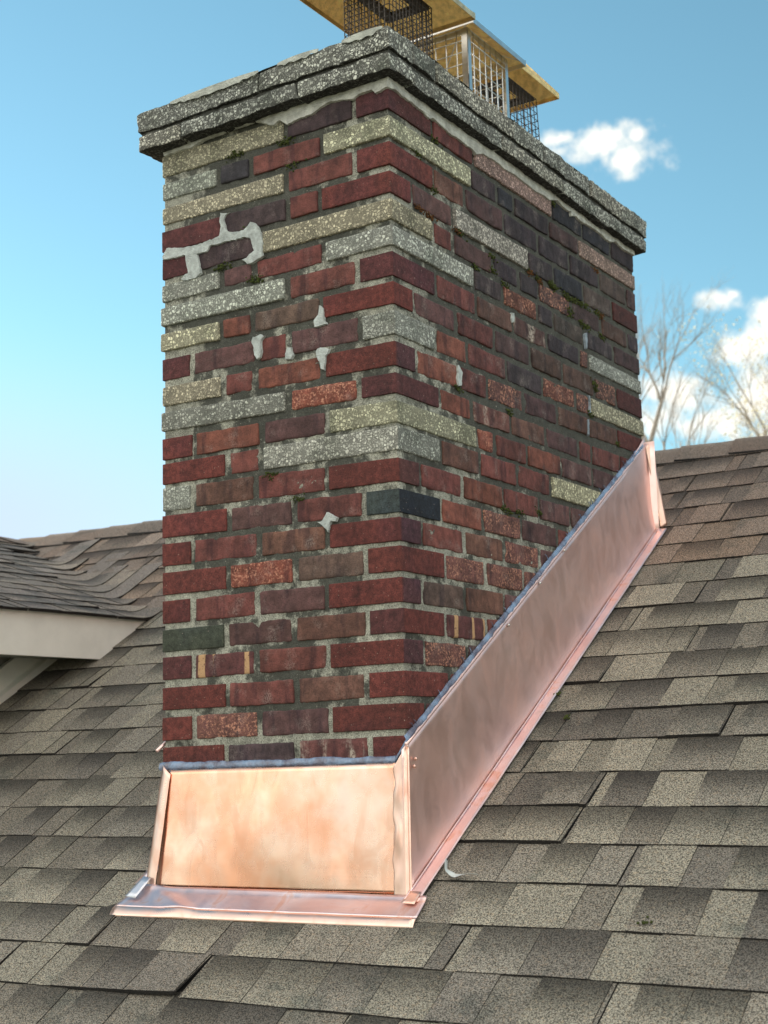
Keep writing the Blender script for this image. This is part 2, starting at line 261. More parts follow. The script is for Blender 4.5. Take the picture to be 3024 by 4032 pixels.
def mk_copper(name, stain=.5, dent=.5, base=(.80, .43, .30), rlo=.22, rhi=.42, pale=(.86, .62, .50)):
    m, t, b = mat(name); q = N(t)
    big = q.noise(5.5, 4, .6); sm = q.noise(26, 5, .7, dist=1.2); br = q.noise(1.0, 4, .6, vec=q.mapping((4, 4, 320)))
    sm = q.noise(1.0, 4, .6, vec=q.mapping((17, 17, 9)), dist=.9); c = q.mix(q.ramp(big, .35, .68), base, pale)
    c = q.mix(q.math('MULTIPLY', q.ramp(sm, .52, .72), stain), c, (.74, .36, .20))
    c = q.mix(q.math('MULTIPLY', q.ramp(q.noise(11, 4, .6, dist=.8), .62, .75), stain*.7), c, (.62, .52, .47))
    q.l(c, b.inputs['Base Color']); b.inputs['Metallic'].default_value = 1.0
    r = q.math('ADD', q.ramp(sm, .3, .7, rlo, rhi), q.math('MULTIPLY', br, .08))
    q.l(r, b.inputs['Roughness'])
    h = q.math('ADD', q.math('MULTIPLY', q.noise(3.5, 1, .4), 1.6), q.math('MULTIPLY', q.noise(14, 1, .4), .10))
    h = q.math('ADD', h, q.math('MULTIPLY', br, .006))
    q.l(q.bump(h, dent, .02), b.inputs['Normal']); return m
M_RED = mk_red(); M_OLD = mk_old('old_moulded_brick'); M_SPK = mk_old('speckled_old_brick', speck=.85)
M_LIME = mk_old('lime_streaked_brick', lime=.8); M_STR = mk_old('striped_old_brick', stripes=.9)
M_AGG = mk_agg('pebble_aggregate_block', .5, .55); M_CAP = mk_agg('grimy_pebble_aggregate', .62)
M_MOR = mk_mortar()
M_PARGE = mk_plain('pale_parging', (.52, .545, .50), .9, .35, 40, .8, .004)
M_CAULK = mk_plain('dried_white_caulk', (.60, .67, .65), .8, .30, 55, 1.0, .008); M_OLDC = mk_plain('grey_old_sealant', (.26, .32, .37), .5, .3, 60, 1.0, .004)
M_WASH = mk_plain('crown_wash', (.42, .45, .40), .92, .35, 25, 1.0, .006)
M_MOSS = mk_plain('moss', (.055, .075, .012), .95, .6, 90, 1.0, .004)
M_RUST = mk_plain('rusty_moss', (.13, .055, .015), .95, .6, 90, 1.0, .004)
M_SH = mk_shingle('roof_shingle'); M_SHD = mk_shingle('dormer_shingle', (1.0, .97, .95))
M_CU = mk_copper('bright_copper', .26, .16, base=(.86, .46, .31), rlo=.14, rhi=.28, pale=(.90, .65, .53)); M_CUS = mk_copper('dull_copper', .12, .22, (.93, .66, .60), .36, .46, (.93, .70, .66))
M_CUA = mk_copper('mottled_copper', .5, .30, (.86, .64, .62), .26, .42, (.92, .80, .82))
M_CUE = mk_copper('copper_edge', .25, .30, (.88, .60, .50), .22, .4, (.9, .68, .58))
M_WHITE = mk_plain('painted_trim', (.84, .86, .80), .5, .06, 8, .1, .001)
M_SID = mk_plain('painted_siding', (.30, .31, .29), .6, .1, 8, .15, .001)
M_FLUE = mk_plain('flue_clay', (.34, .17, .10), .85, .3, 30, .5, .003)
M_HAT = mk_plain('weathered_steel', (.60, .50, .32), .42, .35, 14, .5, .01, .9)
M_HATU = mk_plain('gold_reflection_sheet', (.92, .66, .27), .36, .30, 40, .6, .006, .65)  # hat sheet steel, warm reflected sunlight painted into its gold colour
M_STEEL = mk_plain('stainless_strip', (.66, .66, .64), .32, .12, 30, .2, .002, 1.0)
M_DARKM = mk_plain('sooty_wire', (.06, .052, .048), .6, .3, 60, .3, .001, .5)
M_ASPH = mk_plain('asphalt_edge', (.012, .012, .012), .9, .3, 200, 0)
M_GRASS = mk_plain('winter_lawn', (.16, .15, .085), .95, .4, .6, .6, .05)
M_BARK = mk_plain('bark', (.36, .33, .29), .9, .3, 20, .5, .01)
M_BUD = mk_plain('spring_buds', (.80, .76, .55), .8, .4, 6, 0)
M_CON = mk_plain('conifer_needles', (.035, .06, .03), .8, .5, 6, 0)
m, t, b = mat('clear_sealant'); q = N(t)
b.inputs['Base Color'].default_value = (.34, .42, .56, 1); b.inputs['Roughness'].default_value = .18
b.inputs['Transmission Weight'].default_value = .35; b.inputs['Coat Weight'].default_value = .6
q.l(q.mix(q.ramp(q.noise(18, 4, .6), .35, .65), (.15, .15, .22), (.30, .45, .68)), b.inputs['Base Color'])
q.l(q.bump(q.noise(70, 4, .6), .9, .006), b.inputs['Normal']); M_SEAL = m
m, t, b = mat('milky_plastic'); q = N(t)
b.inputs['Base Color'].default_value = (.62, .70, .70, 1); b.inputs['Roughness'].default_value = .3; b.inputs['Alpha'].default_value = .75
M_PLAS = m

# ---------------------------------------------------------------- object helpers
def link(o, parent=None):
    col.objects.link(o)
    if parent is not None: o.parent = parent
    return o
def tag(o, label=None, cat=None, group=None, kind=None):
    if label: o['label'] = label
    if cat: o['category'] = cat
    if group: o['group'] = group
    if kind: o['kind'] = kind
    return o
def empty(name, loc, label, cat, group=None):
    o = bpy.data.objects.new(name, None); o.location = loc; o.empty_display_size = .1
    link(o); return tag(o, label, cat, group)
class MB:
    def __init__(s): s.v = []; s.f = []; s.m = []; s.c = []; s.sm = []
    def add(s, vs, fs, mi=0, c=(1, 1, 1, 1), smooth=True):
        o = len(s.v); s.v += [tuple(x) for x in vs]
        for f in fs: s.f.append(tuple(i+o for i in f)); s.m.append(mi); s.sm.append(smooth)
        if isinstance(c, list): s.c += c
        else: s.c += [c]*len(vs)
        return o
    def box(s, a, b, mi=0, c=(1, 1, 1, 1)):
        x0, y0, z0 = a; x1, y1, z1 = b
        v = [(x0, y0, z0), (x1, y0, z0), (x1, y1, z0), (x0, y1, z0), (x0, y0, z1), (x1, y0, z1), (x1, y1, z1), (x0, y1, z1)]
        s.add(v, [(0, 3, 2, 1), (4, 5, 6, 7), (0, 1, 5, 4), (1, 2, 6, 5), (2, 3, 7, 6), (3, 0, 4, 7)], mi, c, False)
    def hexa(s, v, mi=0, c=(1, 1, 1, 1)):
        s.add(v, [(0, 3, 2, 1), (4, 5, 6, 7), (0, 1, 5, 4), (1, 2, 6, 5), (2, 3, 7, 6), (3, 0, 4, 7)], mi, c, False)
    def tube(s, pts, rad, n=6, mi=0, c=(1, 1, 1, 1)):
        pts = [Vector(p) for p in pts]; rs = rad if isinstance(rad, (list, tuple)) else [rad]*len(pts)
        vs = []; fs = []
        for i, p in enumerate(pts):
            d = (pts[min(i+1, len(pts)-1)]-pts[max(i-1, 0)]).normalized()
            a = d.orthogonal().normalized() if abs(d.z) > .9 else d.cross(Vector((0, 0, 1))).normalized()
            b = d.cross(a)
            for k in range(n):
                th = 2*math.pi*k/n; vs.append(p+(a*math.cos(th)+b*math.sin(th))*rs[i])
        for i in range(len(pts)-1):
            for k in range(n): fs.append((i*n+k, i*n+(k+1) % n, (i+1)*n+(k+1) % n, (i+1)*n+k))
        fs.append(tuple(range(n-1, -1, -1))); fs.append(tuple((len(pts)-1)*n+k for k in range(n)))
        s.add(vs, fs, mi, c)
    def build(s, name, mats, parent=None, flat=False):
        me = bpy.data.meshes.new(name); me.from_pydata(s.v, [], s.f)
        for m in (mats if isinstance(mats, (list, tuple)) else [mats]): me.materials.append(m)
        me.polygons.foreach_set('material_index', s.m)
        me.polygons.foreach_set('use_smooth', [False]*len(s.f) if flat else s.sm)
        at = me.color_attributes.new('Col', 'FLOAT_COLOR', 'POINT')
        at.data.foreach_set('color', [x for c in s.c for x in c])
        me.update(); o = bpy.data.objects.new(name, me); link(o)
        if parent is not None:
            o.parent = parent; o.matrix_parent_inverse = Matrix.Translation(parent.location).inverted()
        return o
def nz(p, f, seed=0.0): return noise.noise(Vector((p[0]*f+seed, p[1]*f-seed*1.7, p[2]*f+seed*.6)))
def grid(mb, fn, nu, nv, mi=0, c=(1, 1, 1, 1), th=None):
    """sheet from fn(u, v) -> Vector; with thickness th it gets a back and edges"""
    P = [[fn(i/nu, j/nv) for i in range(nu+1)] for j in range(nv+1)]
    vs = [p for r in P for p in r]; w = nu+1
    fs = [(j*w+i, j*w+i+1, (j+1)*w+i+1, (j+1)*w+i) for j in range(nv) for i in range(nu)]
    if th is None: mb.add(vs, fs, mi, c); return
    nn = (P[0][nu]-P[0][0]).cross(P[nv][0]-P[0][0]).normalized()
    k = len(vs); vs2 = vs+[p-nn*th for p in vs]
    fs2 = fs+[tuple(x+k for x in reversed(f)) for f in fs]
    for i in range(nu):
        fs2.append((i, i+k, i+1+k, i+1)); b = nv*w; fs2.append((b+i+1, b+i+1+k, b+i+k, b+i))
    for j in range(nv):
        fs2.append((j*w, (j+1)*w, (j+1)*w+k, j*w+k)); fs2.append((j*w+nu, j*w+nu+k, (j+1)*w+nu+k, (j+1)*w+nu))
    mb.add(vs2, fs2, mi, c)
def quad(a, b, c, d):
    a, b, c, d = map(Vector, (a, b, c, d))
    return lambda u, v: (a*(1-u)+b*u)*(1-v)+(d*(1-u)+c*u)*v
def patch(name, pts3, nrm, th, m, parent, rough=.0026):
    """irregular flat patch with real thickness, its outline given as points on a wall"""
    nrm = Vector(nrm); out = []
    L = len(pts3)
    for i in range(L):
        a, b = Vector(pts3[i]), Vector(pts3[(i+1) % L]); k = max(1, int((b-a).length/.006))
        for j in range(k):
            p = a.lerp(b, j/k); q_ = Vector((nz(p, 160, 3), nz(p, 160, 9), nz(p, 160, 15)))*rough
            out.append(p+q_-nrm*q_.dot(nrm))
    n = len(out); mid = []
    for i in range(n):                                              # feathered rim: the top face is drawn in a little
        t_ = (out[(i+1) % n]-out[i-1]).normalized(); mid.append(t_.cross(nrm)*.0014)
    area = sum((out[i].cross(out[(i+1) % n])).dot(nrm) for i in range(n)); sg = -1 if area > 0 else 1
    top = [out[i]+mid[i]*sg+nrm*(th+nz(out[i], 50)*.0012) for i in range(n)]
    tri = [tuple(t) for t in tessellate_polygon([top])]
    vs = out+top; fs = [(i, (i+1) % n, n+(i+1) % n, n+i) for i in range(n)]
    for t in tri:
        a, b_, c = (top[k] for k in t); t = t if (b_-a).cross(c-a).dot(nrm) > 0 else t[::-1]
        fs.append(tuple(k+n for k in t))
    me = bpy.data.meshes.new(name); me.from_pydata([tuple(v) for v in vs], [], fs); me.materials.append(m)
    o = bpy.data.objects.new(name, me); link(o)
    if parent is not None:
        o.parent = parent; o.matrix_parent_inverse = Matrix.Translation(parent.location).inverted()
    return o

# ---------------------------------------------------------------- chimney
CW, CD = 0.735, 1.536
FT = [-.0188, -.0923, -.1594, -.2359, -.3076, -.3749, -.4424, -.5186, -.5898, -.6676, -.7446, -.813, -.8742, -.9516, -1.0255, -1.0939, -1.1631, -1.2367, -1.3085, -1.3815, -1.4552, -1.5291, -1.603]
FB = [-.0736, -.1462, -.2189, -.2913, -.3607, -.4258, -.5032, -.574, -.6493, -.7277, -.795, -.8674, -.9333, -1.0084, -1.0818, -1.1505, -1.223, -1.2949, -1.3645, -1.4371, -1.5134, -1.5886, -1.659]
LT = [-.0166, -.0971, -.1684, -.2335, -.3105, -.3876, -.4495, -.5208, -.5918, -.6679, -.7352, -.8076, -.8762, -.9409, -1.0155, -1.0889, -1.1639, -1.2397, -1.315, -1.3859, -1.4629, -1.54, -1.6153]
LB = [-.0774, -.1444, -.214, -.2911, -.3684, -.4338, -.5004, -.5679, -.6497, -.7192, -.7869, -.8645, -.9314, -1.0027, -1.0741, -1.1472, -1.2218, -1.2985, -1.3721, -1.444, -1.5199, -1.5979, -1.67]
RT = [-.0202, -.0931, -.1565, -.2302, -.3094, -.3793, -.4549, -.5171, -.5913, -.6537]
RB = [-.0804, -.143, -.2171, -.2908, -.3634, -.434, -.4998, -.5808, -.6421, -.7066]
for r in range(10, 23): RT.append(-.0175-.072*r); RB.append(-.0755-.072*r)
for r in range(23, 27):
    for A in (FT, LT, RT): A.append(-.0175-.072*r)
    for A in (FB, LB, RB): A.append(-.0755-.072*r)
def zt(r, x, y): return FT[r]+(x/-CW)*(LT[r]-FT[r])+(y/CD)*(RT[r]-FT[r])
def zb(r, x, y): return FB[r]+(x/-CW)*(LB[r]-FB[r])+(y/CD)*(RB[r]-FB[r])
# kind -> (material index, colour, colour jitter, edge radius, outline wobble, inset)
K = {'r': (0, (.150, .038, .031)), 'm': (0, (.108, .034, .035)), 'n': (0, (.155, .038, .031)), 'G': (0, (.055, .068, .048)), 'N': (0, (.042, .058, .056)),
     'k': (1, (.150, .050, .042)), 'o': (1, (.190, .068, .046)), 'b': (1, (.140, .068, .050)), 't': (1, (.125, .082, .064)), 'u': (1, (.108, .054, .052)),
     'd': (1, (.066, .043, .047)), 'e': (1, (.040, .037, .046)),
     's': (2, (.150, .066, .055)), 'S': (2, (.215, .066, .043)),
     'w': (3, (.0, .0, .0)), 'w2': (3, (.155, .068, .055)), 'w3': (3, (.12, .045, .04)), 'v': (4, (.125, .045, .045)),
     'g': (5, (.47, .50, .44)), 'y': (5, (.56, .55, .40)), 'p': (5, (.42, .31, .27))}
def kspec(k, side):
    if k == 'w': return (5, (.46, .46, .40))
    return K[k]
def brick(mb, x0, x1, y0, y1, r, k, sidecol=None, step=.009):
    mi, c = kspec(k, False)
    kj = random.uniform(.86, 1.16); c = tuple(v*kj*random.uniform(.97, 1.03) for v in c)
    new = mi == 0; agg = mi == 5
    rad = .0022 if new else (.004 if agg else random.uniform(.003, .0062))
    wob = .0005 if new else (.0012 if agg else .0019)
    ins = random.uniform(0, .0012) if new else (random.uniform(-.003, .001) if agg else random.uniform(-.0005, .0030))
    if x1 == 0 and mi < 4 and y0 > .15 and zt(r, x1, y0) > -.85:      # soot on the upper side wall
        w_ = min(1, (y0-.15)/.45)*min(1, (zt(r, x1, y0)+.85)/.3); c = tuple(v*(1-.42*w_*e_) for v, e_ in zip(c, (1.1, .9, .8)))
    sd_ = random.uniform(0, 90)
    if x1 == 0: x1 = -ins
    if y0 == 0: y0 = ins
    if x0 == -CW: x0 = -CW+ins
    if y1 == CD: y1 = CD-ins
    h = zt(r, x0, y0)-zb(r, x0, y0)
    def lines(L):
        L = abs(L); e = [0, rad*.35/L, rad/L]; n = max(1, int((L-2*rad)/step))
        mid = [rad/L+(1-2*rad/L)*i/n for i in range(1, n)]
        return e+mid+[1-rad/L, 1-rad*.35/L, 1]
    ux, uy, uz = lines(x1-x0), lines(y1-y0), lines(h)
    nx, ny, nzz = len(ux)-1, len(uy)-1, len(uz)-1
    idx = {}; vs = []; cs = []; fs = []
    tilt = random.uniform(-.0012, .0012)
    def vid(i, j, kk):
        key = (i, j, kk)
        if key in idx: return idx[key]
        x = x0+(x1-x0)*ux[i]; y = y0+(y1-y0)*uy[j]
        zz0, zz1 = zb(r, x, y)+tilt, zt(r, x, y)+tilt
        z = zz0+(zz1-zz0)*uz[kk]
        inner = Vector((min(max(x, x0+rad), x1-rad), min(max(y, y0+rad), y1-rad), min(max(z, zz0+rad), zz1-rad)))
        p = Vector((x, y, z)); d = p-inner
        if d.length > 1e-7: p = inner+d.normalized()*rad
        q_ = p
        p = p+Vector((nz(q_, 45, sd_), nz(q_, 45, sd_+7), nz(q_, 45, sd_+13)*1.5))*wob*.42 + Vector((nz(q_, 17, sd_), nz(q_, 17, sd_+7), nz(q_, 17, sd_+13)*1.3))*wob*.8 + Vector((nz(q_, 130, sd_), nz(q_, 130, sd_+5), nz(q_, 130, sd_+3)))*wob*.6
        idx[key] = len(vs); vs.append(p)
        cc = c
        if sidecol and x > -.004 and y > .003: cc = sidecol
        cs.append((*cc, random.random()*0+sd_/90)); return idx[key]
    def face(a, b_, fix, flip):
        na, nb = (nx, ny, nzz)[a], (nx, ny, nzz)[b_]
        for i in range(na):
            for j in range(nb):
                q4 = []
                for di, dj in ((0, 0), (1, 0), (1, 1), (0, 1)):
                    key = [0, 0, 0]; key[a] = i+di; key[b_] = j+dj; key[fix[0]] = fix[1]
                    q4.append(vid(*key))
                fs.append(tuple(reversed(q4)) if flip else tuple(q4))
    face(0, 2, (1, 0), False); face(0, 2, (1, ny), True)
    face(1, 2, (0, nx), False); face(1, 2, (0, 0), True)
    face(0, 1, (2, nzz), False); face(0, 1, (2, 0), True)
    mb.add(vs, fs, mi, cs)

chim = empty('brick_chimney', (-.3675, .77, -1.95), 'tall weathered brick chimney of red, sooty and pebbly grey blocks with a copper base', 'chimney')
B = MB(); rnd = random.Random(3)
def jw(k): return .006 if kspec(k, 0)[0] in (0, 5) else .0085
for r in range(27):
    fr_ = FRONT[r] if r < 23 else [('r', .21 if r % 2 else .1), ('k', .42 if r % 2 else .31), ('k', .63 if r % 2 else .52), ('r', None)]
    sr_ = SIDE[r] if r < 23 else [('r', .1 if r % 2 else .21), ('k', None)]
    # complete the rows that the photograph hides behind the flashing
    if r >= 10 and sr_[-1][1] is None:
        last = sr_[-2][1]; sr_ = sr_[:-1]; j = last; 
        kinds = ['k', 'b', 'u', 's']
        if r == 12: sr_.append(('y', last+.40)); j = last+.4
        while j+.213 < CD-.12: j += .213; sr_.append((rnd.choice(kinds), j))
        sr_.append(('r', None))
    # corner brick
    lf, ls = fr_[0][1], sr_[0][1]
    kf, ks = fr_[0][0], sr_[0][0]
    sc = None
    if ks != kf: sc = tuple(v*.9 for v in kspec(ks, 1)[1])
    if (r+1) in (10, 16, 18, 20): sc = (.088, .034, .040)
    if r+1 == 14: sc = (.12, .045, .042)
    if ks == 'N': sc = (.015, .022, .033)
    brick(B, -lf+.006, 0, 0, ls-.006, r, kf, sc)
    a = lf
    for k, e in fr_[1:]:
        g = jw(k)+random.uniform(-.001, .002)
        if e is None:
            brick(B, -CW, -a-g, 0, .1 if CW-a > .15 else .2, r, k)
        else:
            brick(B, -e+g, -a-g, 0, .05, r, k); a = e
    a = ls
    for k, e in sr_[1:]:
        g = jw(k)+random.uniform(-.001, .002)
        if e is None: brick(B, -.2 if CD-a < .15 else -.1, 0, a+g, CD, r, k)
        else: brick(B, -.05, 0, a+g, e-g, r, k); a = e
    # far faces, seen only from elsewhere
    y = .115 if CW-([q_[1] for q_ in fr_ if q_[1]][-1]) > .15 else .215
    while y < CD-.03:
        e = min(y+.205, CD); k = rnd.choice('kubsrd')
        brick(B, -CW, -CW+.05, y, e if e < CD-.05 else CD, r, k, step=.04); y = e+.012
        if CD-y < .05: break
    x = -.115 if CD-([q_[1] for q_ in sr_ if q_[1]][-1]) > .15 else -.215
    while x > -CW+.07:
        e = max(x-.2, -CW+.055); brick(B, e, x, CD-.05, CD, r, rnd.choice('kubrs'), step=.04); x = e-.012
B.build('brickwork', [M_RED, M_OLD, M_SPK, M_LIME, M_STR, M_AGG], chim)

# mortar body, recessed a few millimetres behind the brick faces
def dirtf(x, y, z):
    n = nz((x, y, z), 5)*.5+.0
    if y < .02:       # front: grimy in the middle of the upper wall and between the old bricks
        u = -x/CW; d = .47
        if .18 < u < .86 and z > -1.55: d += .09
        if z > -.55: d += .04
        if u > .8 or u < .1: d -= .06
        if z < -1.15: d -= .035
        return d+n*.22
    d = .50+.22*min(1, max(0, (y-.15)/.5))*min(1, max(0, (z+1.15)/.5))
    if z < -1.0: d -= .03
    return d+n*.2
def morcol(x, y, z):
    d = dirtf(x, y, z); k = 1.0
    return (.345*k, .355*k, .30*k, min(1, max(0, d)))
Mo = MB(); ins = .0064
def morface(fx, L, zlo, zhi, nrm, st=.0075):
    nu = int(L/st); nv = int((zhi-zlo)/st); P = []; C = []
    for j in range(nv+1):
        for i in range(nu+1):
            s_ = L*i/nu; z = zlo+(zhi-zlo)*j/nv; p = fx(s_, z)
            edge = i == 0 or i == nu
            d = nz(p, 30)*.0035+nz(p, 140)*.0016
            if abs(p[2]+.9) < .6: d += .001
            P.append(Vector(p)+(Vector(nrm)*d if not edge else Vector((0, 0, 0)))); C.append(morcol(*p))
    w = nu+1
    Mo.add(P, [(j*w+i, j*w+i+1, (j+1)*w+i+1, (j+1)*w+i) for j in range(nv) for i in range(nu)], 0, C)
a_, b_, c_, d_ = -CW+ins, -ins, ins, CD-ins
morface(lambda s_, z: (a_+s_, c_, z), b_-a_, -1.97, 0, (0, -1, 0), .006)
morface(lambda s_, z: (b_, c_+s_, z), d_-c_, -1.97, 0, (1, 0, 0), .006)
morface(lambda s_, z: (b_-s_, d_, z), b_-a_, -1.97, 0, (0, 1, 0), .03)
morface(lambda s_, z: (a_, d_-s_, z), d_-c_, -1.97, 0, (-1, 0, 0), .03)
Mo.build('mortar', M_MOR, chim)

# projecting cap: two courses of pebbly blocks
def capblock(mb, x0, x1, y0, y1, z0, z1, c, seed, rad=.0045):
    step = .012
    def lines(L):
        n = max(2, int((L-2*rad)/step)); return [0, rad*.3/L, rad/L]+[rad/L+(1-2*rad/L)*i/n for i in range(1, n)]+[1-rad/L, 1-rad*.3/L, 1]
    U3 = [lines(x1-x0), lines(y1-y0), lines(z1-z0)]; lo = (x0, y0, z0); hi = (x1, y1, z1); idx = {}; vs = []; fs = []; cs = []
    def vid(*key):
        if key in idx: return idx[key]
        p = Vector([lo[a]+(hi[a]-lo[a])*U3[a][key[a]] for a in range(3)])
        inn = Vector([min(max(p[a], lo[a]+rad), hi[a]-rad) for a in range(3)]); d = p-inn
        if d.length > 1e-7: p = inn+d.normalized()*rad
        p = p+Vector([nz(p, 14, seed+5*a) for a in range(3)])*.0045+Vector([nz(p, 55, seed+5*a) for a in range(3)])*.0032+Vector([nz(p, 150, seed+3*a) for a in range(3)])*.0016
        p.z += -.011*(-p.x/CW)-.012*(p.y/CD)
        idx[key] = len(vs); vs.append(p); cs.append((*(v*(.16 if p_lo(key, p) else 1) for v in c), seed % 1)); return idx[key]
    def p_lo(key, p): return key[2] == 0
    n = [len(u)-1 for u in U3]
    def face(a, b_, f, fv, flip):
        for i in range(n[a]):
            for j in range(n[b_]):
                q4 = []
                for di, dj in ((0, 0), (1, 0), (1, 1), (0, 1)):
                    key = [0, 0, 0]; key[a] = i+di; key[b_] = j+dj; key[f] = fv; q4.append(vid(*key))
                fs.append(tuple(reversed(q4)) if flip else tuple(q4))
    face(0, 2, 1, 0, False); face(0, 2, 1, n[1], True); face(1, 2, 0, n[0], False); face(1, 2, 0, 0, True)
    face(0, 1, 2, n[2], False); face(0, 1, 2, 0, True)
    mb.add(vs, fs, 0, cs)
X0c, X1c, Y0c, Y1c = -CW-.042, .034, -.045, CD+.036
def course(name, z0, z1, jf, js, cols, o=0.0):
    mb = MB(); x0, x1, y0, y1 = X0c-o, X1c+o, Y0c-o, Y1c+o; dep = .11
    xs = [x1]+[-v for v in jf]+[x0]
    for i in range(len(xs)-1):
        a, b_ = xs[i+1], xs[i]
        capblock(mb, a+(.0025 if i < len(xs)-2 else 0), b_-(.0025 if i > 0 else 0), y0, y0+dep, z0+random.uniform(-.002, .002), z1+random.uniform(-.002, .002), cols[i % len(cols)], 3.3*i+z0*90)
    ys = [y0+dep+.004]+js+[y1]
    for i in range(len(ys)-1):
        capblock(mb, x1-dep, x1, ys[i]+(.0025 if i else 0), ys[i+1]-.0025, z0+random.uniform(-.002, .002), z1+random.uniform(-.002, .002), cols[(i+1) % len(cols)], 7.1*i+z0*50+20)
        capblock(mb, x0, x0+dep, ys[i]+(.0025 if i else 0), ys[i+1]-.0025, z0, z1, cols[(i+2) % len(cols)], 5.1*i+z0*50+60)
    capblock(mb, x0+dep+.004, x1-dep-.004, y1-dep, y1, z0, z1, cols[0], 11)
    return mb.build(name, M_CAP, chim)
GC = [(.43, .455, .405), (.38, .405, .365), (.45, .455, .39)]
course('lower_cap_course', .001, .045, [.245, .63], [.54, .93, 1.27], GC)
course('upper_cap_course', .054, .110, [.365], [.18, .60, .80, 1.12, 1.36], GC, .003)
Jn = MB(); Jn.hexa([(X0c+.006, Y0c+.006, .002), (X1c-.006, Y0c+.006, .012), (X1c-.006, Y1c-.006, .002), (X0c+.006, Y1c-.006, -.006), (X0c+.006, Y0c+.006, .09), (X1c-.006, Y0c+.006, .10), (X1c-.006, Y1c-.006, .09), (X0c+.006, Y1c-.006, .08)], 0, (.16, .165, .15, .55))
Jn.build('cap_bed_mortar', M_MOR, chim)
# mortar wash on the top, its lip ragged over the blocks
def washz(x, y):
    e = min(x-X0c, X1c-x, y-Y0c, Y1c-y)
    return .112-.011*(-x/CW)-.012*(y/CD)+min(max(e, 0), .16)*.42+nz((x, y, 0), 14)*.006+nz((x, y, 0), 60)*.003
Wm = MB(); nu, nv = 70, 140; vs = []; 
for j in range(nv+1):
    for i in range(nu+1):
        u, v = i/nu, j/nv
        x = X0c+.002+(X1c-X0c-.004)*u; y = Y0c+.002+(Y1c-Y0c-.004)*v
        z = washz(x, y)
        if i in (0, nu) or j in (0, nv):
            lip = nz((x, y, 3), 9)
            z = .106-.011*(-x/CW)-.012*(y/CD)+lip*.008
            if i == nu: x += .003+.003*lip
            if j == 0: y -= .003+.003*lip
        vs.append((x, y, z))
w = nu+1; Wm.add(vs, [(j*w+i, j*w+i+1, (j+1)*w+i+1, (j+1)*w+i) for j in range(nv) for i in range(nu)])
# loose ledges of mortar hanging over the front edge
for xa, xb, dz in ((-.66, -.36, .012), (-.30, -.17, .006), (-.10, .02, .010)):
    n = 24; top = []; 
    for i in range(n+1):
        x = xa+(xb-xa)*i/n; t_ = math.sin(math.pi*i/n)**.6
        zo = .011*x/CW; top.append((x, Y0c-.006, .112+zo+.005*t_)); top.append((x, Y0c-.0075-.002*t_, .106+zo-dz*t_+nz((x, 0, 0), 60)*.006))
    Wm.add(top, [(2*i, 2*i+1, 2*i+3, 2*i+2) for i in range(n)])
Wm.build('crown_wash', M_WASH, chim)

def patch_f(pts, name, m, off=.0, th=.004, inside=.004):
    return patch(name, [(x, -off+inside, z) for x, z in pts], (0, -1, 0), th+inside, m, chim)
def patch_s(pts, name, m, off=.0, th=.004, inside=.004):
    return patch(name, [(off-inside, y, z) for y, z in pts], (1, 0, 0), th+inside, m, chim)
patch_f([(.004, .004), (-.73, .004)]+[(max(-.733, min(x, .004)), z+.0) for x, z in PARGE_F], 'parging', M_PARGE, th=.0065)
ps_ = sorted([(max(.0, min(y, CD-.002)), z) for y, z in PARGE_S])
patch_s([(CD-.002, .004), (.0, .004)]+[(y, z-.001) for y, z in ps_], 'parging', M_PARGE, th=.0055)
for P_ in CAULK_F: patch_f(P_, 'caulk_patch', M_CAULK, th=.0045)
for n_, P_ in enumerate(CAULK_S):
    cy = sum(y for y, z in P_)/len(P_); k_ = 1 if n_ < 2 else .5
    patch_s([(cy+(y-cy)*k_, z) for y, z in P_], 'caulk_patch', M_CAULK if n_ < 2 else M_OLDC, th=.0035)

# moss in the joints
Ms = MB(); rr = random.Random(11)
ico = bmesh.new(); bmesh.ops.create_icosphere(ico, subdivisions=1, radius=1); ico.verts.ensure_lookup_table()
IV = [v.co.copy() for v in ico.verts]; IF = [tuple(v.index for v in f.verts) for f in ico.faces]; ico.free()
def blob(mb, c, s, mi=0):
    rot = Matrix.Rotation(rr.random()*6, 3, 'Z') @ Matrix.Rotation(rr.random()*6, 3, 'X')
    mb.add([Vector(c)+rot @ Vector((v.x*s*rr.uniform(.7, 1.3), v.y*s, v.z*s*rr.uniform(.6, 1.2))) for v in IV], IF, mi)
for pts, sd_ in ((MOSS_F, 0), (MOSS_S, 1)):
    for n, (u, z) in enumerate(pts):
        rusty = 1 if (sd_ and n in (17, 20, 23, 25, 32, 33, 34)) else 0
        for k in range(34):
            du, dz, dd = rr.gauss(0, .012), rr.gauss(0, .005), rr.uniform(-.002, .004)
            if sd_: c = (dd-.002, u+du, z+dz-du*.12)
            else: c = (u+du, -dd+.002, z+dz)
            blob(Ms, c, rr.uniform(.0012, .0034), rusty)
mo = Ms.build('moss', [M_MOSS, M_RUST], chim)
for i in range(3):
    F = MB(); cx_, cy_ = -.33, (.465, .93, 1.31)[i]; hw, hl = .10, .11; t_ = .018; z0, z1 = .10, .30
    F.box((cx_-hw, cy_-hl, z0), (cx_+hw, cy_-hl+t_, z1)); F.box((cx_-hw, cy_+hl-t_, z0), (cx_+hw, cy_+hl, z1))
    F.box((cx_-hw, cy_-hl+t_, z0), (cx_-hw+t_, cy_+hl-t_, z1)); F.box((cx_+hw-t_, cy_-hl+t_, z0), (cx_+hw, cy_+hl-t_, z1))
    F.build('flue_tile', M_FLUE, chim)

